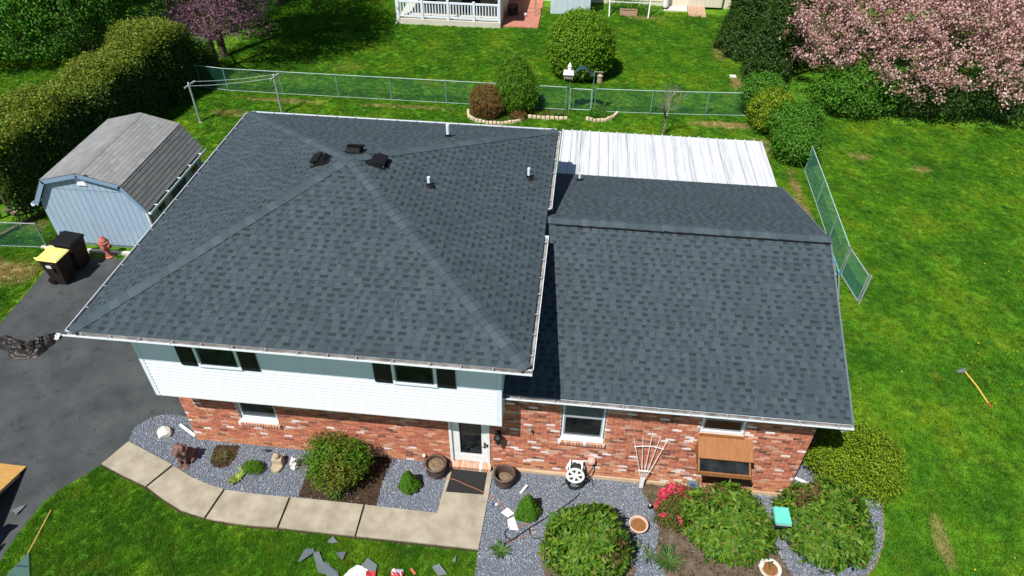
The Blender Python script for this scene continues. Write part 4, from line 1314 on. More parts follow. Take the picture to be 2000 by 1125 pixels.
strap('hosta', (1.47, -1.02), 26, .24, .06, 'yellow-green hosta with striped leaves in gravel by the walk', 'hosta_leaf')
strap('hosta', (1.53, -0.78), 14, .20, .05, 'small hosta tuft squeezed against the dark green mound plant', 'hosta_leaf')
strap('strap_plant', (7.94, -2.16), 46, .26, .03, 'bushy clump with dark buds on gravel near the walk end')
strap('strap_plant', (11.60, -1.99), 75, .40, .022, 'big grey-green strap clump in the soil below the pink azalea')
strap('strap_plant', (11.16, -1.92), 22, .30, .02, 'thin strap clump at the gravel edge below terracotta bowl')
strap('strap_plant', (11.02, -1.73), 10, .24, .02, 'sparse strap shoots on the gravel between round mound and soil')
strap('strap_plant', (11.58, -1.76), 26, .26, .016, 'small darker strap clump at the top of the soil strip')
strap('strap_plant', (14.25, -0.33), 40, .30, .02, 'strap clump on gravel behind the teal feeder')
strap('strap_plant', (14.20, -1.07), 16, .22, .05, 'broad-leaved tuft at the foot of the teal feeder', 'strap_leaf')
strap('dark_weed', (11.30, -0.33), 8, .2, .015, 'dry dark weed in bare soil left of the pink azalea', 'dark_leaf')
strap('weeds', (-6.76, 6.70), 40, .18, .012, 'green weeds along the foot of the blue shed behind the bins')
strap('weeds', (-5.83, 6.76), 46, .22, .012, 'green weeds around the foot of the red hydrant')

# ---- back yard shrubs
shrub('round_shrub', 'huge clipped round green shrub standing on the back lawn', 'shrub', (8.68, 22.75), (1.5, 1.45, 1.52), 1.44, 'boxwood_leaf', 2600, 20, .08, .09, .055, .05, 21, -.75, None, .12, rough=.06, pw=(.9, 1))
shrub('cone_shrub', 'cone-shaped clipped evergreen inside the stone edged bed', 'shrub', (6.08, 18.6), (.84, .80, 1.42), 1.12, 'cone_leaf', 900, 20, .075, .075, .035, .10, 14, -.85, None, .15, pw=(1.15, 1), rough=.1)
shrub('bronze_shrub', 'rounded bronze-red shrub left of the cone evergreen', 'shrub', (4.92, 18.15), (.75, .70, .62), .62, 'bronze_leaf', 640, 18, .06, .06, .03, .07, 15, -.8, None, .15, rough=.07)
shrub('bronze_shrub', 'small low bronze shrub at the front of the stone edged bed', 'shrub', (6.30, 17.85), (.30, .22, .18), .16, 'bronze_leaf', 130, 14, .04, .05, .025, .1, 16, -.3)
strap('iris_clump', (8.0, 18.35), 60, .34, .02, 'spiky green clump by the left arch post')
shrub('bed_plants', 'low leafy plants inside the curved stone edging right of the arch', 'plant', (9.75, 18.5), (.38, .25, .18), .12, 'bright_leaf', 120, 14, .05, .06, .03, .2, 5, 0)
bx = [((16.75, 19.55), (.95, .95, .85), .95, 'rounded bright green shrub at the far end of the green row', 31), ((17.05, 18.3), (.85, .8, .75), .8, 'yellow-green shrub second from the far end of the row', 32),
      ((17.6, 17.0), (.95, .9, .85), .9, 'bright green shrub third from the far end of the row', 33), ((17.45, 15.75), (.80, .8, .75), .75, 'dark glossy green shrub at the near end beside the fence', 34)]
for (b, r, ch, lab, sd) in bx:
    shrub('fence_shrub', lab, 'shrub', b, r, ch, 'corner_leaf' if sd == 32 else 'bright_leaf', 620, 22, .09, .085, .05, .14, sd, -.7, 'shrubs in a row at the fence corner', .2, rough=.16)
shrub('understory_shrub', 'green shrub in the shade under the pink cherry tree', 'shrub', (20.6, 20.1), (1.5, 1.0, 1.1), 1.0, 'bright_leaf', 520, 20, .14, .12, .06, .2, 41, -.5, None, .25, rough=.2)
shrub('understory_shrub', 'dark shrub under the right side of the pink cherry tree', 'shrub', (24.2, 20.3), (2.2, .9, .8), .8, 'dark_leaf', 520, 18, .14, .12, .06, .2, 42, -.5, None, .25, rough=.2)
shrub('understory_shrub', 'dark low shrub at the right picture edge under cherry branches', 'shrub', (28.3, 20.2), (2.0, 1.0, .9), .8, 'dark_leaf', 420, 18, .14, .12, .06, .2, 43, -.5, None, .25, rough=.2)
def tall_evergreen(b, r, h, label, seed):
    t = thing('arborvitae', label, 'tree', (b[0], b[1], 0), 'tall dark evergreens beside the cherry')
    MB().tube([(b[0], b[1], 0), (b[0], b[1], h * .9)], .12, 7, 0, .02).build('trunk', 'bark', t)
    n = 1500
    u = rng.random(n) ** 1.1
    th = rng.uniform(0, 6.28, n)
    rr = r * np.clip(1.05 - u ** 1.9, .03, 1) * (.9 + .1 * np.cos(9 * u))
    D = np.stack([np.cos(th), np.sin(th), 2 * u], 1)
    k = lump(D * 1.6, seed, .15) * (1 - .3 * rng.random(n) ** 2)
    C = np.stack([b[0] + rr * np.cos(th) * k, b[1] + rr * np.sin(th) * k, .12 + u * h], 1)
    per = 26
    P = np.repeat(C, per, 0) + rng.normal(0, .1, (n * per, 3))
    N = unit(np.repeat(np.stack([np.cos(th), np.sin(th), .5 * np.ones(n)], 1), per, 0) + rng.normal(0, .3, (n * per, 3)))
    leaves('crown', P, N, .11, .05, 'dark_leaf', t, .7)
tall_evergreen((17.55, 23.4), 1.05, 4.6, 'tall dark evergreen tree nearer the fence beside pink cherry', 51)
tall_evergreen((16.9, 26.4), 1.3, 5.2, 'tall dark evergreen tree farther back beside pink cherry', 52)
tall_evergreen((18.6, 25.6), 1.4, 5.8, 'tall dark evergreen tree half hidden behind cherry blossom', 53)

# clipped hedge along the shed
hd_ = thing('hedge', 'tall clipped hedge running behind the blue shed, golden on top', 'hedge', (-10.4, 14, 0))
ha, hb_ = np.array([-11.1, 8.1]), np.array([-9.75, 19.6])
n = 7000
f = rng.random(n)
e = rng.random(n)
hw, hh = 1.02, 2.85
dirx = (hb_ - ha) / np.linalg.norm(hb_ - ha); perp = np.array([dirx[1], -dirx[0]])
s_ = rng.random(n)
side = np.where(s_ < .42, 1, np.where(s_ < .62, -1, 0))
lat = np.where(side == 1, 1., np.where(side == -1, -1., rng.uniform(-1, 1, n)))
zz = np.where(side == 0, 1., rng.random(n))
wv = 1 + .10 * np.sin(f * 31) + .08 * np.sin(f * 13 + 2) + rng.normal(0, .06, n)
zv = 1 + .06 * np.sin(f * 23 + 1) + .05 * np.sin(f * 9) + rng.normal(0, .03, n)
rnd_ = np.where(np.abs(lat) > .99, np.clip(1.25 - .38 * zz ** 3, .6, 1), 1)
B = ha + f[:, None] * (hb_ - ha)
endcap = rng.random(n) < .05
C = np.stack([B[:, 0] + perp[0] * lat * hw * wv * rnd_, B[:, 1] + perp[1] * lat * hw * wv * rnd_, (.15 + zz * (hh - .15)) * zv - .35 * (np.abs(lat) * (side == 0)) ** 3], 1)
per = 22
Pq = np.repeat(C, per, 0) + rng.normal(0, .11, (n * per, 3))
No = np.stack([perp[0] * np.where(side == 0, .3 * lat, lat), perp[1] * np.where(side == 0, .3 * lat, lat), np.where(side == 0, 1., .35)], 1)
Nq = unit(np.repeat(No, per, 0))
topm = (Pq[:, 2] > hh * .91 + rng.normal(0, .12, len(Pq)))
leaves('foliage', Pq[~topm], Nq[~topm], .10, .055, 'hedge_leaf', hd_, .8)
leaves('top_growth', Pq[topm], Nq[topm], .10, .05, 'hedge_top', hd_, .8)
hs = MB()
for j in range(26):
    q = ha + (j + .5) / 26 * (hb_ - ha)
    stem_group(hs, (q[0], q[1], 0), [(q[0] + random.uniform(-.7, .7), q[1] + random.uniform(-.4, .4), random.uniform(1.6, 2.7)) for _ in range(3)], .05, .012)
hs.build('stem', 'bark', hd_)

# broad trees
def tree(name, label, base, h, trunk_r, crown_c, crown_r, leaf, clumps, per, size, L, W, seed, cat='tree', group=None, bark='bark', amp=.22, limbs=9, lean=(0, 0), mixleaf=None, zmin=-.5, inner=.45, rough=.25, mixp=.3):
    t = thing(name, label, cat, (base[0], base[1], 0), group)
    D = sphere_pts(clumps, zmin)
    k = lump(D, seed, amp) * rng.uniform(1 - rough, 1.06, clumps)
    deep = rng.random(clumps) < inner
    k[deep] *= rng.uniform(.45, .85, deep.sum())
    C = np.array(crown_c) + D * np.array(crown_r) * k[:, None]
    tm = MB()
    fork = Vector((base[0] + lean[0], base[1] + lean[1], h))
    tm.tube([(base[0], base[1], -.02), (base[0] + lean[0] * .4, base[1] + lean[1] * .4, h * .5), fork], trunk_r, 9, 0, trunk_r * .75)
    tm.build('trunk', bark, t)
    lm = MB()
    idx = np.linspace(0, clumps - 1, limbs * 7).astype(int)
    ends = [Vector(C[i]) for i in idx]
    mains = []
    for j in range(limbs):
        e_ = ends[j * 7]
        m1 = fork.lerp(e_, .45) + Vector((random.uniform(-.3, .3), random.uniform(-.3, .3), random.uniform(.0, .5)))
        lm.tube([fork, m1, e_], trunk_r * .5, 6, 0, .025)
        mains.append(m1)
    for j, e_ in enumerate(ends):
        m1 = min(mains, key=lambda q: (q - e_).length)
        m2 = m1.lerp(e_, .5) + Vector((random.uniform(-.25, .25), random.uniform(-.25, .25), random.uniform(0, .25)))
        lm.tube([m1, m2, e_], trunk_r * .2, 5, 0, .012)
    lm.build('limbs', bark, t)
    P = np.repeat(C, per, 0) + rng.normal(0, size, (clumps * per, 3)) * np.array([1, 1, .8])
    N = unit(np.repeat(D, per, 0) * .7 + unit(P - np.repeat(C, per, 0) + 1e-6) * .5 + np.array([0, 0, .4]))
    kk_ = P[:, 2] > .1
    P, N = P[kk_], N[kk_]
    if mixleaf:
        q = rng.random(len(P)) < mixp
        leaves('young_leaves', P[q], N[q], L * 1.1, W * .6, mixleaf, t, .9)
        P, N = P[~q], N[~q]
    leaves('crown', P, N, L, W, leaf, t, .8)
    return t
ct = tree('cherry_tree', 'wide cherry tree covered in pale pink blossom', (21.5, 23.8), 1.7, .26, (25.5, 24.6, 3.0), (6.8, 5.6, 2.7), 'cherry', 3000, 44, .15, .095, .085, 61, mixleaf='cherry_leaf', amp=.2, limbs=12, zmin=-.42, inner=.34, rough=.28, mixp=.42)
tb = MB(); tb.tube([(18.3, 23.0, 0), (18.7, 23.2, 1.2), (19.6, 23.6, 2.3), (21.0, 24.0, 2.9)], .12, 7, 0, .05)
tb.build('side_stem', 'bark', ct)
tree('redbud_tree', 'redbud tree with purple blossom at the end of the hedge', (-8.6, 21.0), 1.6, .13, (-7.6, 21.2, 2.8), (2.7, 2.3, 1.9), 'redbud', 520, 26, .14, .07, .05, 62, mixleaf='redbud_dull', amp=.3, inner=.3, rough=.35, limbs=8, mixp=.6)
tree('redbud_tree', 'dull purple budding tree behind the hedge end, partly cut by the top edge', (-10.6, 24.6), 2.2, .17, (-10.0, 24.8, 4.6), (3.0, 2.6, 2.6), 'redbud_dull', 520, 22, .2, .09, .06, 63, mixleaf='redbud', amp=.3, inner=.3, rough=.35, limbs=9, mixp=.2)
tree('tall_tree', 'tall leafy tree rising out of the picture beside the redbuds', (-9.0, 22.6), 4.8, .20, (-7.3, 22.4, 7.6), (3.3, 3.6, 2.9), 'tree_leaf', 1000, 26, .28, .15, .09, 64, amp=.25, inner=.4, limbs=10)
tree('tall_tree', 'tall thin leafed tree standing at the left of the far lawn', (-8.8, 30.2), 4.8, .24, (-8.6, 29.6, 8.0), (3.4, 3.4, 3.6), 'tree_leaf', 1000, 26, .28, .15, .09, 65, amp=.25, inner=.4, limbs=10)
for (bx_, by_, h, r, lab, sd) in ((-19.0, 21.6, 1.4, 2.9, 'bushy green tree nearest the neighbour lawn at the left edge', 71), (-15.8, 22.4, 1.4, 2.5, 'bushy green tree just behind the hedge top', 72), (-22.6, 25.4, 2.0, 3.6, 'bushy green tree in the far top left corner', 73),
                              (-17.6, 26.4, 2.0, 3.4, 'darker bushy tree between the corner tree and the redbud', 74), (-13.2, 26.2, 2.0, 2.9, 'dark tree in the shade behind the far hedge end', 75)):
    tree('bushy_tree', lab, (bx_, by_), h, .17, (bx_, by_, h + r * .55), (r, r, r * .95), 'tree_leaf' if sd != 75 else 'dark_leaf', 1000, 30, .2, .13, .075, sd, group='bushy trees behind the hedge', zmin=-.75, inner=.3, amp=.18, rough=.18)

shrub('understory_shrub', 'dark shrub added to darken the far end of the hedge', 'shrub', (-9.3, 20.2), (1.2, 1.0, .9), .7, 'dark_leaf', 420, 18, .12, .10, .05, .2, 44, -.5, None, .25, rough=.2)  # put in to stand for the shade round the redbud's trunk foot
# little bare tree behind the patio roof
bt = thing('bare_tree', 'small leafless ornamental tree on the lawn before the back fence', 'tree', (12.45, 17.2, 0))
bm2, bm3 = MB(), MB()
def branch(p, d, l, r, dep):
    q = p + d * l
    mid = p + d * (l * .5) + Vector((random.uniform(-.06, .06), random.uniform(-.06, .06), random.uniform(-.02, .06))) * l
    (bm2 if dep < 1 else bm3).tube([p, mid, q], r, 5 if dep < 2 else 3, 0, r * .65, cap=False)
    if dep >= 5: return
    for k in range(3 if dep < 3 else 2):
        e_ = (d + Vector((random.uniform(-1, 1), random.uniform(-1, 1), random.uniform(-.35, .55))) * .85).normalized()
        branch(q if k else mid.lerp(q, .7), e_, l * random.uniform(.62, .85), r * .6, dep + 1)
branch(Vector((12.45, 17.2, 0)), Vector((.03, .0, 1)), .75, .055, 0)
bm2.build('trunk', 'bark_grey', bt); bm3.build('branches', 'bark_grey', bt)

# ------------------------------------------------------------------ chain-link fences
def chain(mb, a, b, z0, z1, step=.055, w=.0042):
    """two sets of straight crossing wires between two posts"""
    a, b = Vector((a[0], a[1], 0)), Vector((b[0], b[1], 0))
    L = (b - a).length; d = (b - a) / L; H = z1 - z0
    nrm = Vector((-d.y, d.x, 0))
    for sgn in (1, -1):
        s = -H
        while s < L:
            x0, x1 = s, s + H
            t0, t1 = 0., 1.
            if x0 < 0: t0 = -x0 / H
            if x1 > L: t1 = (L - x0) / H
            if t1 > t0 + .01:
                za, zb = (z0 + H * t0, z0 + H * t1) if sgn > 0 else (z1 - H * t0, z1 - H * t1)
                p = a + d * (x0 + H * t0) + Vector((0, 0, za)) + nrm * (.003 * sgn); q = a + d * (x0 + H * t1) + Vector((0, 0, zb)) + nrm * (.003 * sgn)
                mb.bar(p, q, w, w)
            s += step
def fence(name, label, pts, h, step, gates=(), rail='fence_rail', post='green_post', wire='green_wire', bottom=True, w=.0042, postr=.026):
    t = thing(name, label, 'fence', (pts[0][0], pts[0][1], 0))
    wm = MB()
    for i, (a, b) in enumerate(zip(pts, pts[1:])):
        if i in gates: continue
        chain(wm, a, b, .05, h, step, w)
        MB().tube([(a[0], a[1], h + .01), (b[0], b[1], h + .01)], .016, 6).build('top_rail', rail, t)
        if bottom: MB().tube([(a[0], a[1], .045), (b[0], b[1], .045)], .012, 6).build('bottom_rail', rail, t)
    tag(wm.build('wire_mesh', wire, t), kind='stuff')
    for p in pts:
        MB().lathe([(postr, 0), (postr, h + .02), (postr + .008, h + .025), (postr * .4, h + .06)], (p[0], p[1], 0), 8).build('post', post, t)
    return t
fy = lambda x: 18.92
back = [(-10.2, 19.3), (-8.6, 19.1), (-7.22, 18.92), (-4.62, 18.9), (-2.0, 18.9), (.45, 18.9), (2.95, 18.9), (5.55, 18.9), (8.28, 18.9)]
fence('chain_fence', 'green chain-link fence across the back lawn, from hedge to garden arch', back, 1.08, .072, w=.0034)
fence('chain_fence', 'green chain-link fence from the garden arch to the row of shrubs', [(9.55, 18.9), (12.0, 19.0), (14.4, 19.15), (16.9, 19.35)], 1.08, .072, w=.0034)
rf = [(17.82, 14.9), (17.78, 12.6), (17.72, 10.4), (17.68, 8.62)]
fence('chain_fence', 'green chain-link fence along the right side lawn', rf, 1.10, .072, w=.0036)
gt = thing('fence_gate', 'galvanised chain-link gate panel at the near end of side fence', 'gate', (17.68, 8.55, 0))
g0, g1 = (17.70, 8.52), (17.90, 7.26)
gm = MB(); chain(gm, g0, g1, .08, 1.08, .052, .005); tag(gm.build('wire_mesh', 'green_wire', gt), kind='stuff')
for a, b in (((*g0, .07), (*g0, 1.09)), ((*g1, .07), (*g1, 1.09)), ((*g0, .07), (*g1, .07)), ((*g0, 1.09), (*g1, 1.09))):
    MB().tube([a, b], .021, 6).build('gate_frame', 'galv', gt)
MB().lathe([(.03, 0), (.03, 1.16), (.012, 1.2)], (17.93, 7.17, 0), 8).build('post', 'galv', gt)
lf_ = [(-12.0, 6.75), (-10.0, 6.83), (-8.42, 6.93)]
fence('chain_fence', 'short green chain-link fence behind the bins left of the shed', lf_, 1.0, .062, rail='galv', w=.0036)
MB().tube([(-8.42, 6.93, .95), (-8.30, 7.22, .30)], .014, 5).build('brace', 'galv', bpy.data.objects['chain_fence.003'])

# ------------------------------------------------------------------ shed
sh = thing('shed', 'pale blue barn shed with grey gambrel shingle roof', 'shed', (-6.35, 9.2, 0))
sx0, sx1, sy0, sy1 = -8.12, -4.60, 7.25, 11.05
ex0, ex1, ez = -8.28, -4.44, 1.68
kx0, kx1, kz = -7.66, -5.02, 2.60
ax_, az = -6.36, 2.93
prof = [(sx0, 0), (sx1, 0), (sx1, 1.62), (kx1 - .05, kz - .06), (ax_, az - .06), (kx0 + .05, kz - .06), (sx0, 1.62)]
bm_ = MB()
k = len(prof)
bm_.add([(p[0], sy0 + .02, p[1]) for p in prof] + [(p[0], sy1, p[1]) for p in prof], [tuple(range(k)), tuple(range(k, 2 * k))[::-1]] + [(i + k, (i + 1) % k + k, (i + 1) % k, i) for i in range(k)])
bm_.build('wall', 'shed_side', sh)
# front boards with open grooves, an upper course lapped over the lower
def ztop(x):
    pts = [(sx0, 1.62), (kx0 + .05, kz - .07), (ax_, az - .07), (kx1 - .05, kz - .07), (sx1, 1.62)]
    for (a, za), (b, zb) in zip(pts, pts[1:]):
        if a <= x <= b: return za + (zb - za) * (x - a) / (b - a)
    return 1.62
nb = 17
bw = (sx1 - sx0) / nb
ZS = 2.28
for j in range(nb):
    a, b = sx0 + j * bw + .006, sx0 + (j + 1) * bw - .006
    za, zb = min(ztop(a), ZS), min(ztop(b), ZS)
    MB().hexa([(a, sy0, .1), (b, sy0, .1), (b, sy0 + .019, .1), (a, sy0 + .019, .1), (a, sy0, za), (b, sy0, zb), (b, sy0 + .019, zb), (a, sy0 + .019, za)]).build('front_board', 'shed_blue', sh)
    if ztop(a) > ZS + .03 or ztop(b) > ZS + .03:
        MB().hexa([(a, sy0 - .014, ZS - .02), (b, sy0 - .014, ZS - .02), (b, sy0 + .019, ZS - .02 + .025), (a, sy0 + .019, ZS + .005), (a, sy0 - .012, max(ZS, ztop(a))), (b, sy0 - .012, max(ZS, ztop(b))), (b, sy0 + .019, max(ZS, ztop(b))), (a, sy0 + .019, max(ZS, ztop(a)))]).build('front_board', 'shed_blue', sh)
gv = MB(); gv.box(-6.52, sy0 - .03, 2.42, -6.20, sy0 - .013, 2.76)
gvo = gv.build('gable_vent', 'white_paint', sh)
for q in range(5): MB().hexa([(-6.49, sy0 - .052, 2.46 + q * .058), (-6.23, sy0 - .052, 2.46 + q * .058), (-6.23, sy0 - .031, 2.48 + q * .058), (-6.49, sy0 - .031, 2.48 + q * .058), (-6.49, sy0 - .048, 2.475 + q * .058), (-6.23, sy0 - .048, 2.475 + q * .058), (-6.23, sy0 - .031, 2.505 + q * .058), (-6.49, sy0 - .031, 2.505 + q * .058)]).build('louvre', 'white_vinyl', gvo)
rp = [(ex0, ez), (kx0, kz), (ax_, az), (kx1, kz), (ex1, ez)]
rd = MB()
ry0, ry1 = sy0 - .12, sy1 + .10
m_ = len(rp)
rd.add([(p[0], ry0, p[1]) for p in rp] + [(p[0], ry1, p[1]) for p in rp] + [(p[0] * .985 + ax_ * .015, ry0, p[1] - .06) for p in rp] + [(p[0] * .985 + ax_ * .015, ry1, p[1] - .06) for p in rp],
       [(i, i + 1, i + 1 + m_, i + m_) for i in range(m_ - 1)] + [(i + 2 * m_ + 1, i + 2 * m_, i + 3 * m_, i + 3 * m_ + 1) for i in range(m_ - 1)] + [(i + 1, i, i + 2 * m_, i + 2 * m_ + 1) for i in range(m_ - 1)] + [(i + m_, i + 1 + m_, i + 1 + 3 * m_, i + 3 * m_) for i in range(m_ - 1)])
sroof = rd.build('roof', 'shed_dark', sh)
tr_ = MB()
for (p, q) in zip(rp, rp[1:]):
    d_ = Vector((q[0] - p[0], 0, q[1] - p[1])).normalized(); nn = Vector((d_.z, 0, -d_.x))
    if nn.z > 0: nn = -nn
    P_ = Vector((p[0], ry0 - .004, p[1])) + nn * .085; Q_ = Vector((q[0], ry0 - .004, q[1])) + nn * .085
    tr_.bar(P_, Q_, .022, .13, 0, up=(d_.cross(Vector((0, 1, 0)))))
tr_.build('gable_trim', 'shed_trim', sh)
for (a, b, tl, tr) in (((kx1, ry0, kz), (kx1, ry1, kz), (ax_, ry0, az), (ax_, ry1, az)), ((kx0, ry1, kz), (kx0, ry0, kz), (ax_, ry1, az), (ax_, ry0, az)), ((ex1, ry0, ez), (ex1, ry1, ez), (kx1, ry0, kz), (kx1, ry1, kz)), ((ex0, ry1, ez), (ex0, ry0, ez), (kx0, ry1, kz), (kx0, ry0, kz))):
    s_ = Slope(a, b, tl, tr)
    steep = abs(s_.n.z) < .75  # steep courses stop short; dark deck strips stand in for course shadows
    for p, mb in s_.shingles(.91, 'tab', .015 if not steep else .03, .009, 0. if not steep else .022): mb.build('shingle', 'shed_shingle', sroof)
s1_ = Vector((.33, 0, 1.3)).normalized()
caps((ax_, ry0, az), (ax_, ry1, az), Vector((.24, 0, .97)).normalized(), Vector((-.24, 0, .97)).normalized(), sroof, .13, .145, .008, 'shed_shingle')
def sgutter(x, sgn):
    m = MB()
    m.box(x, ry0, ez - .09, x + .012 * sgn if sgn > 0 else x - .012, ry1, ez - .005) if False else None
    xs = sorted((x + .004 * sgn, x + .1 * sgn))
    m.box(xs[0], ry0, ez - .10, xs[1], ry1, ez - .088)
    o0 = x + .1 * sgn
    xs = sorted((o0, o0 + .012 * sgn)); m.box(xs[0], ry0, ez - .10, xs[1], ry1, ez - .02)
    xs = sorted((x + .004 * sgn, o0)); m.box(xs[0], ry0 - .012, ez - .10, xs[1], ry0 - .001, ez - .02)
    g = m.build('gutter', 'white_vinyl', sh)
    for q in range(5):
        xs = sorted((x, o0 + .016 * sgn)); y = ry0 + .4 + q * .8
        MB().box(xs[0], y, ez - .019, xs[1], y + .04, ez - .008).build('gutter_hanger', 'white_vinyl', g)
sgutter(ex1 + .0, 1); sgutter(ex0 - .0, -1)
MB().box(sx1 - .02, sy0 - .016, .1, sx1 + .03, sy0 + .06, 1.56).build('corner_trim', 'white_paint', sh)
# right wall: two windows with lattice shutters and a double door
for (y0, y1) in ((7.75, 8.30), (10.15, 10.70)):
    w_ = MB()
    for a, b, c, d in ((y0, y0 + .05, .75, 1.5), (y1 - .05, y1, .75, 1.5), (y0 + .05, y1 - .05, .75, .8), (y0 + .05, y1 - .05, 1.45, 1.5), (y0 + .05, y1 - .05, 1.11, 1.14)): w_.box(sx1, a, c, sx1 + .04, b, d)
    wo = w_.build('window', 'lattice', sh)
    MB().box(sx1, y0 + .05, .8, sx1 + .012, y1 - .05, 1.45).build('pane', 'glass', wo)
    for a in (y0 - .30, y1 + .04):
        s__ = MB(); s__.box(sx1, a, .72, sx1 + .02, a + .26, 1.52)
        for q in range(6): s__.bar((sx1 + .022, a + .01, .78 + q * .12), (sx1 + .022, a + .25, .72 + q * .12 + .14), .012, .012)
        s__.build('shutter', 'lattice', sh)
for (y0, y1) in ((8.72, 9.22), (9.25, 9.75)):
    d_ = MB(); d_.box(sx1 + .002, y0, .12, sx1 + .03, y1, 1.56); do = d_.build('door', 'shed_door', sh)
    MB().box(sx1 + .031, y0 + .05, .2, sx1 + .042, y1 - .05, .26).build('door_rail', 'shed_side', do)
for y in (8.66, 9.76): MB().box(sx1 + .002, y, .1, sx1 + .035, y + .05, 1.58).build('door_trim', 'lattice', sh)
MB().box(-8.6, 6.86, 0, -4.3, 6.98, .09).build('curb', 'concrete_pale', None)
tag(bpy.data.objects['curb'], kind='structure')

# ------------------------------------------------------------------ bins
def bin_(loc, rz_, s, lidmat, label, sticker):
    t = thing('wheelie_bin', label, 'bin', (0, 0, 0), 'wheelie bins beside the shed')
    b = MB()
    def ring(hx, hy, z, cx=0): return [(cx - hx, -hy, z), (cx + hx, -hy, z), (cx + hx, hy, z), (cx - hx, hy, z)]
    R = [ring(.22, .23, .05), ring(.30, .29, .92, .02), ring(.325, .315, .93, .02), ring(.325, .315, .98, .02)]
    vs = sum(R, []); fs = [(3, 2, 1, 0)]
    for i in range(3): fs += [(i * 4 + q, i * 4 + (q + 1) % 4, i * 4 + 4 + (q + 1) % 4, i * 4 + 4 + q) for q in range(4)]
    b.add(vs, fs + [(12, 13, 14, 15)])
    b.build('body', 'brown_plastic', t, bevel=.02)
    l = MB()
    l.hexa([(-.335, -.33, .985), (.36, -.33, .982), (.36, .33, .982), (-.335, .33, .985), (-.30, -.30, 1.055), (.30, -.29, 1.035), (.30, .29, 1.035), (-.30, .30, 1.055)])
    for y in (-.27, .22): l.box(-.43, y, .975, -.334, y + .06, 1.02)
    lo = l.build('lid', lidmat, t, bevel=.018)
    if lidmat == 'yellow_lid':
        pr2 = MB()
        for q in range(4): pr2.box(.06, -.12 + q * .05, 1.045, .2, -.10 + q * .05, 1.049)
    MB().tube([(-.41, -.20, .98), (-.43, -.20, .93), (-.43, .20, .93), (-.41, .20, .98)], .016, 6).build('handle', 'black_plastic', t)
    for y in (-.27, .22):
        w = MB().lathe([(.10, 0), (.125, .01), (.125, .05), (.10, .06)], (-.22, y, .125), 16, axis=(0, 1, 0)).build('wheel', 'black_plastic', t)
    MB().tube([(-.22, -.24, .125), (-.22, .24, .125)], .012, 6).build('axle', 'black_metal', t)
    if sticker:
        q = MB(); q.hexa([(-.10, -.299, .70), (.07, -.299, .70), (.07, -.285, .70), (-.10, -.285, .70), (-.10, -.307, .80), (.07, -.307, .80), (.07, -.292, .80), (-.10, -.292, .80)]); q.build('sticker', 'sticker', t)
    MB().box(.12, -.32, .55, .14, -.26, .72).build('side_rib', 'black_plastic', t)
    t.location = loc; t.rotation_euler = (0, 0, rz_); t.scale = (s, s, s)
    return t
bin_((-6.88, 5.45, .006), -.06, 1.02, 'yellow_lid', 'brown wheelie bin with pale yellow lid on the driveway', True)
bin_((-6.86, 6.22, .006), -.10, 1.06, 'black_plastic', 'brown wheelie bin with black lid standing behind the yellow one', False)

# hydrant ornament
hy = thing('hydrant', 'faded terracotta red hydrant ornament in front of the blue shed', 'hydrant', (-6.12, 6.74, 0))
MB().lathe([(.15, 0), (.16, .04), (.11, .06), (.085, .16), (.085, .30), (.13, .36), (.155, .40), (.155, .56), (.17, .57), (.17, .61), (.13, .62), (.125, .68), (.085, .75), (.05, .78), (.045, .80), (.02, .81)], (-6.12, 6.74, .01), 16).build('body', 'hydrant', hy, smooth=False)
for ax2 in ((1, -.2, 0), (-1, .2, 0), (.2, -1, 0)):
    MB().lathe([(.06, .10), (.06, .19), (.075, .195), (.075, .225), (.03, .23)], (-6.12, 6.74, .49), 10, axis=ax2).build('nozzle', 'hydrant', hy)

# clothes line
for (b, lab) in (((-7.22, 15.95), 'galvanised T-shaped clothes post beside the hedge shade'), ((-4.02, 17.1), 'galvanised T-shaped clothes post farther from the hedge, near fence')):
    t = thing('clothes_post', lab, 'post', (b[0], b[1], 0), 'clothes line posts')
    MB().lathe([(.045, 0), (.042, 1.78), (.02, 1.80)], (b[0], b[1], 0), 9).build('pole', 'galv', t)
    MB().bar((b[0] - .02, b[1] - .34, 1.70), (b[0] + .10, b[1] + .34, 1.70), .05, .05).build('cross_arm', 'galv', t)
    MB().lathe([(.10, 0), (.07, .03)], (b[0], b[1], 0), 8).build('footing', 'concrete', t)
cl = MB()
for k in (-1, 1):
    a = Vector((-7.18 + .04 * k, 15.95 + .22 * k, 1.73)); b = Vector((-3.98 + .04 * k, 17.1 + .22 * k, 1.73))
    cl.tube([a, a.lerp(b, .25) - Vector((0, 0, .05)), a.lerp(b, .5) - Vector((0, 0, .07)), a.lerp(b, .75) - Vector((0, 0, .05)), b], .005, 4)
tag(cl.build('clothes_line', 'galv', None), 'twin clothes lines strung between the two T-shaped posts', 'clothes line')

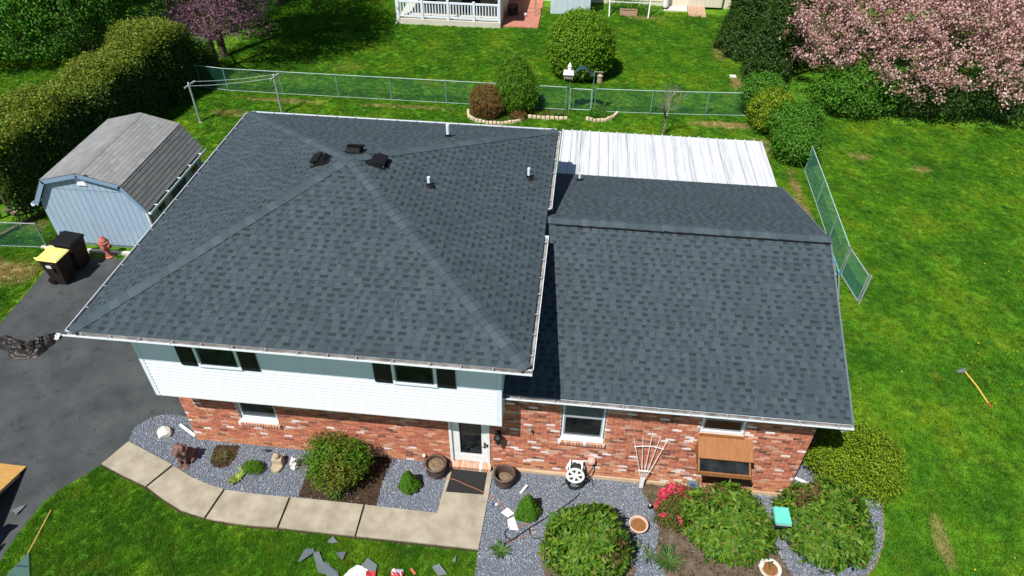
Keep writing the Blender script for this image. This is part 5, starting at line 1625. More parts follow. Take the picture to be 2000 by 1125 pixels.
# logs and timber by the left fence
for j, (a, b, r) in enumerate((((-11.0, 8.62), (-10.3, 9.05), .07), ((-10.95, 8.9), (-10.2, 8.75), .08), ((-11.1, 9.1), (-10.45, 9.25), .07), ((-10.75, 8.8), (-10.35, 9.2), .06), ((-11.15, 8.75), (-10.6, 8.55), .08), ((-10.6, 8.5), (-10.25, 8.75), .06))):
    z = .07 + (.12 if j in (3, 5) else 0)
    tag(MB().tube([(a[0], a[1], z), (b[0], b[1], z + .02)], r, 9).build('log', 'wood_pale' if j % 2 else 'bark', None), ['bark-brown log lowest of the firewood pile by the hedge', 'pale split log across the firewood pile', 'bark-brown log at the hedge side of the firewood pile', 'pale log on top of the firewood pile', 'bark-brown log at the left of the firewood pile', 'short pale log at the right of the firewood pile'][j], 'log', 'firewood logs by the hedge')
tag(MB().bar((-10.45, 6.95, .07), (-9.75, 8.75, .07), .14, .14).build('landscape_timber', 'bark', None), 'dark landscape timber edging lying behind the short fence', 'timber')

# ------------------------------------------------------------------ garden arch, edging stones
ar = thing('garden_arch', 'dark metal garden arch with curved green top over the fence gap', 'arch', (8.95, 18.85, 0))
for x in (8.42, 9.42):
    for y in (18.72, 18.98): MB().tube([(x, y, 0), (x, y, 1.85)], .018, 6).build('post', 'green_post', ar)
    for z in (.5, .9, 1.3): MB().tube([(x, 18.72, z), (x, 18.98, z)], .01, 5).build('rung', 'green_post', ar)
topm_ = MB()
arcp = [(8.42 + .02, 1.74), (8.55, 1.78), (8.68, 1.92), (8.80, 2.02), (8.92, 2.05), (9.04, 2.02), (9.16, 1.92), (9.29, 1.78), (9.42, 1.74)]
for (xa, za), (xb, zb) in zip(arcp, arcp[1:]):
    topm_.hexa([(xa, 18.66, za - .02), (xb, 18.66, zb - .02), (xb, 19.04, zb - .02), (xa, 19.04, za - .02), (xa, 18.66, za), (xb, 18.66, zb), (xb, 19.04, zb), (xa, 19.04, za)])
topm_.build('arch_top', 'teal_dark', ar)
MB().bar((9.42, 18.85, 1.88), (9.80, 18.85, 1.88), .04, .04).build('arm', 'bark_grey', ar)
bh = thing('birdhouse', 'white mailbox-like birdhouse on the left arch post', 'birdhouse', (8.30, 18.80, 1.5))
MB().box(8.14, 18.6, 1.60, 8.52, 18.95, 1.80).build('box', 'bark_grey', bh); MB().hexa([(8.10, 18.55, 1.80), (8.56, 18.55, 1.80), (8.56, 19.0, 1.80), (8.10, 19.0, 1.80), (8.14, 18.60, 1.86), (8.52, 18.60, 1.86), (8.52, 18.95, 1.86), (8.14, 18.95, 1.86)]).build('roof', 'white_paint', bh)
fn = thing('finial_birdhouse', 'small white pointed birdhouse on top of the left arch box', 'birdhouse', (8.36, 18.95, 1.86))
MB().lathe([(.07, 0), (.08, .03), (.08, .16), (.10, .17), (.04, .30), (.01, .36)], (8.36, 18.9, 1.861), 8).build('body', 'white_paint', fn)
fd = thing('hanging_feeder', 'beige bird feeder hanging right of the garden arch', 'bird feeder', (9.66, 18.85, 1.4))
MB().lathe([(.11, 0), (.12, .05), (.10, .30), (.13, .31), (.03, .40)], (9.66, 18.85, 1.40), 9).build('body', 'wood_pale', fd); MB().tube([(9.66, 18.85, 1.79), (9.66, 18.85, 1.875)], .006, 4).build('hook', 'black_metal', fd)
lamp_ = thing('hanging_ornament', 'small pale ornament hanging under the arch top', 'ornament', (8.93, 18.85, 1.6))
MB().tube([(8.93, 18.85, 2.03), (8.93, 18.85, 1.72)], .004, 4).build('string', 'black_metal', lamp_); MB().lathe([(.01, 0), (.04, .05), (.02, .12)], (8.93, 18.85, 1.60), 7).build('bell', 'galv', lamp_)
gg = thing('garden_gate', 'low green chain-link gate under the garden arch', 'gate', (8.45, 18.9, 0))
gm = MB(); chain(gm, (8.46, 18.9), (9.38, 18.9), .1, 1.02, .066, .0036); tag(gm.build('wire_mesh', 'green_wire', gg), kind='stuff')
for a, b in (((8.46, 18.9, .08), (8.46, 18.9, 1.04)), ((9.38, 18.9, .08), (9.38, 18.9, 1.04)), ((8.46, 18.9, .08), (9.38, 18.9, .08)), ((8.46, 18.9, 1.04), (9.38, 18.9, 1.04))): MB().tube([a, b], .019, 6).build('gate_frame', 'fence_rail', gg)
def edging(name, pts, n, label):
    t = thing(name, label, 'edging', (pts[0][0], pts[0][1], 0))
    P_ = [Vector((p[0], p[1], 0)) for p in pts]
    seg = [(b - a).length for a, b in zip(P_, P_[1:])]
    tot = sum(seg)
    for i in range(n):
        s = (i + .5) / n * tot; k = 0
        while s > seg[k] and k < len(seg) - 1: s -= seg[k]; k += 1
        d = (P_[k + 1] - P_[k]).normalized(); c = P_[k] + d * s; nn = Vector((-d.y, d.x, 0))
        h = tot / n * .43; hh_ = random.uniform(.12, .15)
        m = MB(); m.hexa([c - d * h - nn * .06, c + d * h - nn * .06, c + d * h + nn * .06, c - d * h + nn * .06] + [q + Vector((0, 0, hh_)) for q in (c - d * h * .9 - nn * .05, c + d * h * .9 - nn * .05, c + d * h * .9 + nn * .05, c - d * h * .9 + nn * .05)])
        m.build('stone', 'edging', t, bevel=.012)
sheet('back_bed', [(4.0, 18.3), (4.3, 17.5), (5.1, 17.2), (6.2, 17.45), (6.75, 18.0), (8.4, 18.1), (8.4, 18.9), (4.2, 18.9)], .012, 'mulch_soil')
edging('stone_edging', [(4.03, 18.25), (4.12, 17.75), (4.45, 17.42), (5.0, 17.25), (5.6, 17.25), (6.2, 17.48), (6.55, 17.8)], 20, 'curved stone edging round the bronze shrub bed')
edging('stone_edging', [(6.68, 18.0), (7.4, 17.98), (8.42, 18.08)], 9, 'straight stone edging row left of the garden arch')
edging('stone_edging', [(9.2, 18.15), (9.6, 17.98), (10.05, 18.1), (10.4, 18.45), (10.58, 18.85)], 11, 'curved stone edging right of the garden arch')
for (x, y, s) in ((6.75, 18.12, .12), (6.98, 18.14, .13), (7.22, 18.1, .12), (7.55, 18.1, .1)):
    pass

# ------------------------------------------------------------------ front bed ornaments
def rock(name, label, cat, c, r, mat, seed, sub=2, amp=.3):
    bm = bmesh.new(); bmesh.ops.create_icosphere(bm, subdivisions=sub, radius=1)
    g = np.random.default_rng(seed)
    D = np.array([v.co[:] for v in bm.verts])
    cut = np.ones(len(D))
    for _ in range(9):
        n_ = unit(g.normal(0, 1, (1, 3)))[0]; d0 = g.uniform(.55, .85)
        k = D @ n_; cut = np.where(k > 1e-3, np.minimum(cut, d0 / np.maximum(k, 1e-3)), cut)
    for v, s in zip(bm.verts, np.clip(cut, .4, 1)): v.co = (v.co.x * r[0] * s + c[0], v.co.y * r[1] * s + c[1], max(0, v.co.z * r[2] * s + c[2]))
    mb = MB(); mb.add([v.co[:] for v in bm.verts], [tuple(q.index for q in f.verts) for f in bm.faces]); bm.free()
    return tag(mb.build(name, mat, None), label, cat)
rock('rock', 'angular pale rock lying on the gravel by the driveway curve', 'rock', (-.93, .06, .08), (.24, .18, .15), 'pale_rock', 4)

def ellipsoids(name, parts, mat, parent, voxel=.018):
    mb = MB()
    for (c, r) in parts:
        bm = bmesh.new(); bmesh.ops.create_uvsphere(bm, u_segments=14, v_segments=9, radius=1)
        mb.add([(v.co.x * r[0] + c[0], v.co.y * r[1] + c[1], v.co.z * r[2] + c[2]) for v in bm.verts], [tuple(q.index for q in f.verts) for f in bm.faces]); bm.free()
    return remeshed(mb.build(name, mat, parent), voxel)
lx, ly = (0.01, -0.63)
ln = thing('lion_statue', 'brown seated lion statue on the gravel near the walk', 'statue', (lx, ly, 0))
parts = [((lx, ly + .10, .14), (.17, .20, .15)), ((lx, ly + .0, .30), (.14, .15, .22)), ((lx - .01, ly - .06, .52), (.15, .14, .16)), ((lx - .02, ly - .16, .54), (.09, .10, .10)), ((lx - .02, ly - .24, .51), (.05, .05, .045)),
         ((lx - .08, ly - .12, .18), (.05, .055, .18)), ((lx + .07, ly - .12, .18), (.05, .055, .18)), ((lx - .08, ly - .18, .04), (.055, .08, .04)), ((lx + .07, ly - .18, .04), (.055, .08, .04)), ((lx - .15, ly + .05, .08), (.06, .14, .07)), ((lx + .15, ly + .05, .08), (.06, .14, .07)),
         ((lx - .11, ly - .05, .64), (.03, .03, .035)), ((lx + .08, ly - .05, .64), (.03, .03, .035))]
for q in range(26):
    a = q * .7; parts.append(((lx - .01 + .145 * math.cos(a), ly - .05 + .09 * math.sin(a * 1.7), .50 + .13 * math.sin(a) + .02 * math.cos(q)), (.042, .042, .045)))
ellipsoids('body', parts, 'statue_brown', ln)
MB().box(lx - .14, ly - .27, .0, lx + .14, ly + .26, .04).build('base', 'statue_brown', ln, bevel=.01)
bx0, by0 = (2.28, -0.49)
bd = thing('stone_figure', 'tan stone garden figure with round head on two slabs', 'statue', (bx0, by0, 0))
MB().hexa([(bx0 - .13, by0 - .08, .0), (bx0 + .13, by0 - .08, .0), (bx0 + .13, by0 + .10, .0), (bx0 - .13, by0 + .10, .0), (bx0 - .14, by0 - .05, .26), (bx0 + .13, by0 - .06, .27), (bx0 + .10, by0 + .10, .29), (bx0 - .10, by0 + .11, .28)]).build('slab', 'sandstone', bd, bevel=.02)
MB().prism([(bx0 - .12, by0 - .07), (bx0 - .12, by0 - .16), (bx0 - .07, by0 - .25), (bx0 + .02, by0 - .28), (bx0 + .10, by0 - .24), (bx0 + .14, by0 - .14), (bx0 + .14, by0 - .07)], 0, .11).build('slab', 'sandstone', bd, bevel=.015)
ellipsoids('head', [((bx0 - .01, by0 + .02, .33), (.085, .08, .075))], 'sandstone', bd, .014)
wx, wy = (2.69, -0.51)
ws = thing('white_statue', 'small weathered white statue beside the leafy green shrub', 'statue', (wx, wy, 0))
ellipsoids('body', [((wx, wy, .05), (.10, .12, .06)), ((wx, wy + .01, .15), (.08, .08, .11)), ((wx - .01, wy, .27), (.055, .055, .06)), ((wx + .06, wy - .03, .18), (.04, .05, .04)), ((wx - .07, wy - .02, .14), (.04, .04, .06)), ((wx - .03, wy + .05, .31), (.03, .03, .04)), ((wx + .05, wy + .03, .29), (.035, .03, .04)), ((wx + .03, wy - .10, .08), (.05, .05, .05))], 'statue_white', ws, .014)
gx, gy = (1.86, -0.18)
gb = thing('bird_ornament', 'little dark teal bird ornament against the brick wall', 'ornament', (gx, gy, 0))
ellipsoids('body', [((gx, gy, .10), (.06, .04, .04)), ((gx + .06, gy - .01, .13), (.025, .025, .025)), ((gx - .09, gy, .11), (.05, .012, .015))], 'teal_dark', gb, .01)
MB().tube([(gx, gy, .0), (gx, gy, .08)], .006, 4).build('stake', 'black_metal', gb)

def barrel(b, label, fill):
    t = thing('barrel_planter', label, 'planter', (b[0], b[1], 0), 'brown barrel planters by the door')
    MB().lathe([(.185, 0), (.225, .12), (.245, .26), (.24, .36), (.255, .37), (.26, .40), (.235, .41), (.222, .40), (.215, .33), (.21, fill)], (b[0], b[1], .055 if b[0] < 7 else .02), 26).build('tub', 'planter', t)
    for z in (.10, .30): MB().lathe([(.232 + (z > .2) * .015, z), (.236 + (z > .2) * .015, z + .005), (.240 + (z > .2) * .012, z + .03), (.232 + (z > .2) * .015, z + .035)], (b[0], b[1], .055 if b[0] < 7 else .02), 26, cap=False).build('hoop', 'black_metal', t)
    MB().lathe([(.212, fill - .03), (.20, fill + .005), (.10, fill + .03), (.02, fill + .012)], (b[0], b[1], .055 if b[0] < 7 else .02), 18, wob=.04).build('soil', 'potsoil', t)
    return t
barrel((6.16, -0.32), 'brown barrel planter filled with soil left of the door mat', .30)
b2 = barrel((7.81, -0.39), 'brown half-empty barrel planter right of the door mat', .14)
fg = thing('frog_figure', 'small dark garden figure behind the left barrel planter', 'ornament', (5.86, -.16, 0))
ellipsoids('body', [((5.86, -.16, .10), (.05, .05, .10)), ((5.86, -.17, .23), (.04, .04, .05)), ((5.90, -.2, .14), (.03, .03, .05))], 'statue_brown', fg, .012)
MB().lathe([(.03, 0), (.045, .05), (.02, .09)], (5.82, -.06, .30), 8).build('white_bloom', 'white_paint', fg); MB().tube([(5.83, -.08, .0), (5.82, -.06, .31)], .006, 4).build('stake', 'black_metal', fg)
mt = MB(); a_, b_, c_, d_ = [Vector((*p, .0)) for p in ((6.52, -0.17), (7.37, -0.18), (7.36, -0.79), (6.47, -0.81))]
mt.prism([(p.x, p.y) for p in (d_, c_, b_, a_)], .057, .068)
tag(mt.build('door_mat', 'mat_rubber', None), 'black rubber door mat on the concrete in front of the door', 'door mat')

# cords and hoses on the ground
def smooth(pts, n=8):
    P_ = [Vector(p) for p in pts]; P_ = [P_[0]] + P_ + [P_[-1]]
    out = []
    for i in range(1, len(P_) - 2):
        for q in range(n):
            t = q / n
            a, b, c, d = P_[i - 1], P_[i], P_[i + 1], P_[i + 2]
            out.append(.5 * ((2 * b) + (c - a) * t + (2 * a - 5 * b + 4 * c - d) * t * t + (-a + 3 * b - 3 * c + d) * t ** 3))
    return out + [P_[-2]]
def on(pts, z=.04): return [(p[0], p[1], z if len(p) < 3 else p[2]) for p in pts]
tag(MB().tube(smooth([(6.02, -.52, .07), (6.25, -.47, .07), (6.46, -.46, .075), (6.65, -.48, .078), (6.91, -.58, .078), (7.15, -.66, .078), (7.36, -.74, .075), (7.52, -.80, .07), (7.66, -.9, .045), (7.85, -1.05, .045), (8.05, -1.32, .045), (8.25, -1.5, .045), (8.45, -1.42, .045), (8.62, -1.55, .045), (8.45, -1.72, .045), (8.2, -1.86, .045), (8.05, -1.95, .045)]), .0065, 6).build('extension_cord', 'orange_cord', None), 'orange extension cord trailing across the door mat onto the gravel', 'cord')
tag(MB().tube(smooth([(7.95, -2.0, .045), (8.16, -1.84, .045), (8.42, -1.6, .05), (8.9, -1.2, .05), (9.36, -.79, .05), (9.62, -.5, .045)]), .014, 6).build('garden_hose', 'hose', None), 'dark straight hose lying on gravel left of the round rhododendron', 'hose')
tag(MB().tube(smooth([(8.08, -1.55, .045), (7.98, -1.68, .045), (8.02, -1.80, .045), (8.16, -1.85, .045), (8.25, -1.78, .05)]), .011, 6).build('cable_loop', 'hose', None), 'black cable loop on gravel just below the white paper', 'cable', 'black cable loops on the gravel')
tag(MB().tube(smooth([(8.52, -1.55, .05), (8.55, -1.68, .045), (8.66, -1.76, .045), (8.85, -1.70, .045), (8.98, -1.60, .045)]), .011, 6).build('cable_loop', 'hose', None), 'black cable loop on gravel nearer the round rhododendron', 'cable', 'black cable loops on the gravel')
pa = MB(); pa.hexa([(7.83, -1.20, .035), (8.00, -1.31, .05), (8.14, -1.20, .06), (7.96, -1.06, .05), (7.83, -1.20, .038), (8.00, -1.31, .053), (8.14, -1.20, .066), (7.96, -1.06, .055)])
tag(pa.build('paper_sheet', 'white_paint', None), 'bent white sheet on gravel, the upper one next to the dwarf conifer', 'paper', 'white sheets on the gravel')
pa = MB(); pa.hexa([(8.00, -1.36, .035), (8.05, -1.60, .035), (8.27, -1.60, .045), (8.14, -1.28, .06), (8.00, -1.36, .038), (8.05, -1.60, .038), (8.27, -1.60, .05), (8.14, -1.28, .066)])
tag(pa.build('paper_sheet', 'white_paint', None), 'bent white sheet on gravel, the lower one above the cable loop', 'paper', 'white sheets on the gravel')
tag(MB().bar((8.22, -.66, .06), (8.36, -.45, .10), .05, .02).build('white_strip', 'white_paint', None), 'narrow white strip sticking out behind the dwarf conifer', 'strip')
fl = MB(); fl.box(7.60, -1.03, .03, 7.66, -.97, .05); tag(fl.build('pen_scraps', 'bag_blue', None), 'tiny blue and white litter at the walk edge right of mat', 'litter'); MB().box(7.665, -1.03, .03, 7.72, -.98, .05).build('white_scrap', 'white_paint', bpy.data.objects['pen_scraps'])

# hose reel
hr = thing('hose_reel', 'white hose reel holding coiled dark hose against the brick wall', 'hose reel', (9.47, -.22, 0))
rc = Vector((9.47, -.26, .56)); ra = Vector((0, -.93, .38)).normalized()
ra = Vector((0, -1, .28)).normalized()
for off_ in (-.15, .14):
    c_ = rc + ra * off_
    m = MB(); m.lathe([(.215, -.008), (.225, 0), (.215, .014), (.175, .014), (.175, -.004)], tuple(c_), 28, axis=ra)
    rm = MB()
    u_ = Vector((1, 0, 0)); v_ = ra.cross(u_)
    w_ = hr
    ring = MB(); n_ = 28
    vs = []
    for q in range(n_):
        t = 2 * math.pi * q / n_
        for (r_, h_) in ((.165, -.01), (.215, -.01), (.215, .012), (.165, .012)): vs.append(c_ + u_ * (r_ * math.cos(t)) + v_ * (r_ * math.sin(t)) + ra * h_)
    fs = []
    for q in range(n_):
        p2 = (q + 1) % n_
        for s in range(4): fs.append((q * 4 + s, q * 4 + (s + 1) % 4, p2 * 4 + (s + 1) % 4, p2 * 4 + s))
    ring.add(vs, fs)
    for q in range(6):
        t = q * math.pi / 3 + .3; d = u_ * math.cos(t) + v_ * math.sin(t)
        ring.bar(c_ + d * .035, c_ + d * .18, .055, .018, up=ra)
    ring.lathe([(.06, -.012), (.06, .018), (.03, .024)], tuple(c_), 14, axis=ra)
    ring.build('reel_disc', 'white_paint', hr)
coil = []
for q in range(26 * 9):
    t = 2 * math.pi * q / 26; r_ = .15 + .02 * math.sin(q * .09); s_ = -.12 + .23 * ((q / 26) % 2 if int(q / 52) % 2 == 0 else 2 - (q / 26) % 2) / 2
    coil.append(rc + Vector((1, 0, 0)) * (r_ * math.cos(t)) + ra.cross(Vector((1, 0, 0))) * (r_ * math.sin(t)) + ra * s_)
MB().tube(coil, .013, 5).build('hose', 'hose', hr)
hang = []
for q in range(120):
    t = 2 * math.pi * q / 20; k_ = 1 + .12 * math.sin(q * .6)
    hang.append((9.47 + .20 * k_ * math.cos(t) + .015 * math.sin(q), -.30 - .02 * math.sin(q * .37) - .08 * abs(math.sin(t)) , .26 + .19 * k_ * math.sin(t) + .03 * math.sin(q * .21)))
MB().tube(smooth(hang, 2), .012, 5).build('hose', 'hose', hr)
MB().tube(smooth([(9.30, -.3, .18), (9.15, -.34, .035), (9.35, -.46, .035), (9.7, -.45, .035), (9.90, -.32, .035), (9.85, -.2, .2), (9.72, -.2, .42)]), .012, 5).build('hose', 'hose_grey', hr)
MB().tube(smooth([(9.62, -.28, .40), (9.75, -.22, .42), (9.86, -.12, .52), (9.88, -.06, .60)]), .014, 6).build('hose', 'hose', hr)
for x in (9.33, 9.61): MB().tube([(x, -.06, .03), (x, -.12, .80), (x, -.30, .60)], .014, 6).build('frame', 'white_paint', hr)
pk = thing('wall_tap_cover', 'pink oval cover on the brick wall right of the hose reel', 'tap cover', (9.83, -.05, .7))
MB().lathe([(.06, -.012), (.095, .0), (.10, .04), (.085, .10), (.04, .13)], (9.83, -.03, .74), 16, axis=(-.12, -.75, .65)).build('cover', 'pink_stone', pk)
MB().box(9.79, -.05, .68, 9.87, -.0095, .80).build('bracket', 'bark_grey', pk)

# trellis
tl = thing('trellis', 'white fan trellis leaning against the brick wall', 'trellis', (11.05, -.08, 0))
bx_, bz = 11.06, .02
tops = [(10.70, 1.72), (10.89, 1.80), (11.08, 1.84), (11.27, 1.84), (11.45, 1.80)]
for q, (x, z) in enumerate(tops):
    MB().tube(smooth([(bx_ + (q - 2) * .022, -.16, bz), (bx_ + (q - 2) * .026, -.14, .35), (bx_ + (x - bx_) * .42 + (q - 2) * .004, -.10, .85), (x, -.04, z)], 4), .0095, 6).build('slat', 'white_paint', tl)
def xz(f): return [(bx_ + (x - bx_) * f, bz + (z - bz) * f) for x, z in tops]
MB().tube(smooth([(10.73, -.075, 1.46), (10.9, -.075, 1.51), (11.08, -.075, 1.53), (11.25, -.075, 1.51), (11.40, -.075, 1.46)], 4), .010, 6).build('crossbar', 'white_paint', tl)
MB().bar((10.92, -.135, .66), (11.19, -.135, .66), .026, .02).build('crossbar', 'white_paint', tl)
MB().bar((bx_, -.175, .05), (bx_, -.16, .40), .075, .02, up=(0, -1, 0)).build('foot', 'white_paint', tl)

# wooden box under the right window
wb = thing('window_box', 'brown wooden window box with plywood lid under the right window', 'window box', (12.62, -.3, 1.5))
MB().box(12.08, -.035, 1.86, 13.05, -.012, 2.10).build('back_board', 'wood_brown', wb)
x0_, x1_ = 12.06, 13.24
MB().hexa([(x0_, -.47, 1.80), (x1_, -.47, 1.80), (x1_, -.012, 2.00), (x0_, -.012, 2.00), (x0_, -.47, 1.82), (x1_, -.47, 1.82), (x1_, -.012, 2.02), (x0_, -.012, 2.02)]).build('lid', 'wood_brown', wb)
tr2 = MB()
for (a, b) in ((x0_ + .02, x0_ + .05), (x1_ - .07, x1_ - .04)):
    tr2.hexa([(a, -.66, 1.50), (b, -.66, 1.50), (b, -.012, 1.50), (a, -.012, 1.50), (a, -.66, 1.60), (b, -.66, 1.60), (b, -.012, 1.99), (a, -.012, 1.99)])
tr2.build('side_board', 'wood_brown', wb)
MB().box(x0_ + .0, -.69, 1.49, x1_ - .02, -.661, 1.61).build('front_board', 'wood_brown', wb)
MB().box(x0_ + .05, -.66, 1.50, x1_ - .07, -.012, 1.52).build('bottom_board', 'wood_brown', wb)
MB().hexa([(x0_ + .06, -.655, 1.585), (x1_ - .08, -.655, 1.585), (x1_ - .08, -.40, 1.72), (x0_ + .06, -.40, 1.72), (x0_ + .06, -.655, 1.59), (x1_ - .08, -.655, 1.59), (x1_ - .08, -.40, 1.725), (x0_ + .06, -.40, 1.725)]).build('glazing', 'glass', wb)
for x in (x0_ + .22, x1_ - .36): MB().hexa([(x, -.5, 1.36), (x + .10, -.5, 1.36), (x + .10, -.012, 1.30), (x, -.012, 1.30), (x, -.66, 1.488), (x + .10, -.66, 1.488), (x + .10, -.012, 1.488), (x, -.012, 1.488)]).build('bracket', 'wood_brown', wb)

# utility box and tin by the azalea
ut = thing('utility_box', 'small grey-green utility box behind the pink azalea', 'utility box', (12.22, -.14, 0))
MB().box(12.12, -.26, 0, 12.34, -.06, .30).build('case', 'teal_dark', ut, bevel=.012); MB().box(12.10, -.28, .301, 12.36, -.04, .34).build('lid', 'hose_grey', ut, bevel=.012); MB().box(12.17, -.2, .341, 12.28, -.13, .346).build('badge', 'bag_blue', ut)
tn = thing('round_tin', 'round tan lidded tin against the foundation behind the azalea', 'tin', (11.93, -.12, 0))
MB().lathe([(.10, 0), (.10, .22), (.112, .225), (.112, .25), (.09, .26)], (11.93, -.14, .0), 18).build('can', 'wood_pale', tn)
dl = thing('solar_light', 'black ball-topped ground light at the gravel edge', 'garden light', (11.24, -.72, 0))
MB().lathe([(.012, 0), (.012, .10), (.05, .11), (.055, .15), (.03, .19)], (11.24, -.72, .01), 12).build('body', 'black_plastic', dl); MB().lathe([(.02, 0), (.02, .012)], (11.23, -.73, .20), 8).build('cap', 'white_paint', dl)
pc = (10.95, -1.26)
bo = thing('terracotta_bowl', 'pale terracotta bowl of orange soil on the gravel', 'pot', (pc[0], pc[1], 0))
MB().lathe([(.13, 0), (.17, .08), (.205, .19), (.215, .20), (.215, .225), (.19, .23), (.18, .18)], (pc[0], pc[1], .02), 26).build('bowl', 'terracotta', bo)
MB().lathe([(.185, .16), (.17, .19), (.02, .20)], (pc[0], pc[1], .02), 20).build('soil', 'orange_soil', bo)

# teal feeder
fx, fy_ = 13.92, -1.18
tf = thing('post_feeder', 'teal topped bird feeder on a leaning black post between mounds', 'bird feeder', (fx, fy_, 0))
MB().tube([(fx - .14, fy_ - .22, 0), (fx - .02, fy_ - .03, .78)], .022, 7).build('post', 'black_metal', tf)
MB().hexa([(fx - .13, fy_ - .15, .78), (fx + .13, fy_ - .15, .78), (fx + .13, fy_ + .13, .78), (fx - .13, fy_ + .13, .78), (fx - .15, fy_ - .17, .98), (fx + .15, fy_ - .17, .98), (fx + .15, fy_ + .15, .98), (fx - .15, fy_ + .15, .98)]).build('body', 'teal_dark', tf)
MB().hexa([(fx - .18, fy_ - .20, .981), (fx + .18, fy_ - .20, .981), (fx + .18, fy_ + .19, .981), (fx - .18, fy_ + .19, .981), (fx - .17, fy_ - .19, 1.03), (fx + .17, fy_ - .19, 1.03), (fx + .15, fy_ + .18, 1.06), (fx - .15, fy_ + .18, 1.06)]).build('lid', 'teal', tf, bevel=.01)
MB().box(fx - .17, fy_ - .215, .95, fx + .17, fy_ - .19, .975).build('ledge', 'galv', tf)
# bird bath at the bottom edge
qx, qy = (13.74, -1.97)
bb = thing('bird_bath', 'low stone bird bath dish with tan grit in bare soil', 'bird bath', (qx, qy, 0))
MB().lathe([(.12, 0), (.10, .06), (.20, .12), (.235, .17), (.235, .185), (.20, .185), (.17, .16), (.02, .15)], (qx, qy, .01), 24).build('dish', 'pale_rock', bb)
MB().lathe([(.165, .162), (.15, .172), (.02, .174)], (qx, qy, .01), 16).build('grit', 'orange_soil', bb)
ellipsoids('bird', [((qx - .17, qy + .08, .24), (.05, .07, .045)), ((qx - .16, qy + .14, .28), (.03, .03, .03)), ((qx - .20, qy + .02, .22), (.06, .05, .03))], 'pale_rock', bb, .012)
# splash slab and downspout run-offs
tag(MB().prism([(16.17, 0.22), (16.64, 0.21), (16.58, -0.07), (16.20, -0.06)], .02, .05).build('splash_slab', 'path_green', None), 'pale green slab on the gravel at the lawn edge', 'slab')
tag(MB().bar((15.92, .08, .07), (16.08, .0, .07), .09, .06).build('white_block', 'white_paint', None), 'small white block at the end of the pale green slab', 'block')

# ------------------------------------------------------------------ roofing scraps and tools on the lawns
def scrap(pts, label, k=0, z=.05, mat='scrap'):
    P_ = [Vector((p[0], p[1], z + random.uniform(-.004, .045))) for p in pts]
    m = MB(); n = len(P_)
    m.add(P_ + [p - Vector((0, 0, .010)) for p in P_], [tuple(range(n)), tuple(range(n, 2 * n))[::-1]] + [(i + n, (i + 1) % n + n, (i + 1) % n, i) for i in range(n)])
    return tag(m.build('shingle_scrap', mat, None), label, 'roofing scrap', 'shingle scraps dropped on the front lawn')
scrap([(3.60, -2.89), (3.65, -2.58), (3.83, -2.54), (3.89, -2.64), (3.65, -2.90)], 'grey shingle scrap with rounded corner, leftmost on front lawn')
scrap([(3.84, -2.62), (3.99, -2.63), (4.14, -2.83), (4.31, -2.86), (4.31, -3.10), (4.10, -3.07), (3.91, -2.76)], 'folded grey shingle scrap pile beside the rounded one', z=.056)
scrap([(4.09, -2.38), (4.18, -2.23), (4.32, -2.35), (4.21, -2.39)], 'small triangular grey scrap nearest the walk')
scrap([(4.34, -2.59), (4.57, -2.54), (4.55, -2.77)], 'small triangular grey scrap pointing down, below the walk')
scrap([(4.96, -2.88), (5.08, -2.64), (5.32, -2.77), (5.33, -2.99), (5.01, -2.99)], 'dark square shingle scrap behind the white wrapper')
scrap([(6.50, -2.68), (6.65, -2.60), (6.87, -2.82), (6.68, -2.87)], 'grey rectangular scrap strip right of the blue and red bag')
scrap([(6.91, -2.50), (6.98, -2.37), (6.99, -2.51)], 'tiny grey scrap sliver near the gravel edge')
scrap([(4.23, -2.87), (4.51, -3.00), (4.59, -3.13), (4.33, -3.16)], 'grey scrap cut by the bottom picture edge', z=.045)
def crumple(name, c, r, h, mats, label, cat, seed, n=26, group=None):
    g = np.random.default_rng(seed)
    V = []; F = []; I = []
    for i in range(n + 1):
        for j in range(n + 1):
            u, v = i / n * 2 - 1, j / n * 2 - 1
            d = math.hypot(u, v)
            x = u * r[0] * (1 + .10 * math.sin(3 * v + seed)); y = v * r[1] * (1 + .10 * math.sin(4 * u + seed))
            z = h * max(0, 1 - .75 * (u * u * v * v + d * d * .35)) * (.55 + .45 * abs(math.sin(3.1 * u + 2.2 * v + seed) * math.cos(2.3 * v - 1.7 * u))) + g.normal(0, h * .05)
            V.append((c[0] + x, c[1] + y, c[2] + max(.012, z)))
    for i in range(n):
        for j in range(n):
            u, v = (i + .5) / n * 2 - 1, (j + .5) / n * 2 - 1
            if abs(u) ** 3 + abs(v) ** 3 > 1.05 + .15 * math.sin(5 * u + seed): continue
            k = i * (n + 1) + j
            F.append((k, k + n + 1, k + n + 2, k + 1)); I.append(mats[1](u, v) if len(mats) > 1 else 0)
    m = MB(); m.v = V; m.f = [list(f) for f in F]; m.i = I
    return tag(m.build(name, mats[0], None, smooth=False), label, cat, group)
wp = (5.03, -3.01); crumple('shingle_wrapper', (wp[0], wp[1] - .08, .03), (.34, .22), .14, (['bag_white', 'bag_red'], lambda u, v: 1 if (u > .35 and v > -.3) else 0), 'crumpled white and red plastic wrapper on the front lawn', 'wrapper', 3)
wp = (5.80, -2.92); crumple('shingle_wrapper', (wp[0], wp[1] - .05, .03), (.14, .15), .14, (['bag_red', 'bag_white', 'bag_blue'], lambda u, v: 2 if (abs(u) < .4 and v > .1 and (u * 7 % 1) < .5) else 1 if v > .45 or (u + v) % .7 < .15 else 0), 'small red, white and blue wrapper on the front lawn', 'wrapper', 5)
tag(MB().bar((6.06, -2.77) + (.05,), (6.18, -2.88) + (.05,), .05, .03).build('orange_scrap', 'orange_cord', None), 'small orange scrap on the grass beside the red wrapper', 'litter')

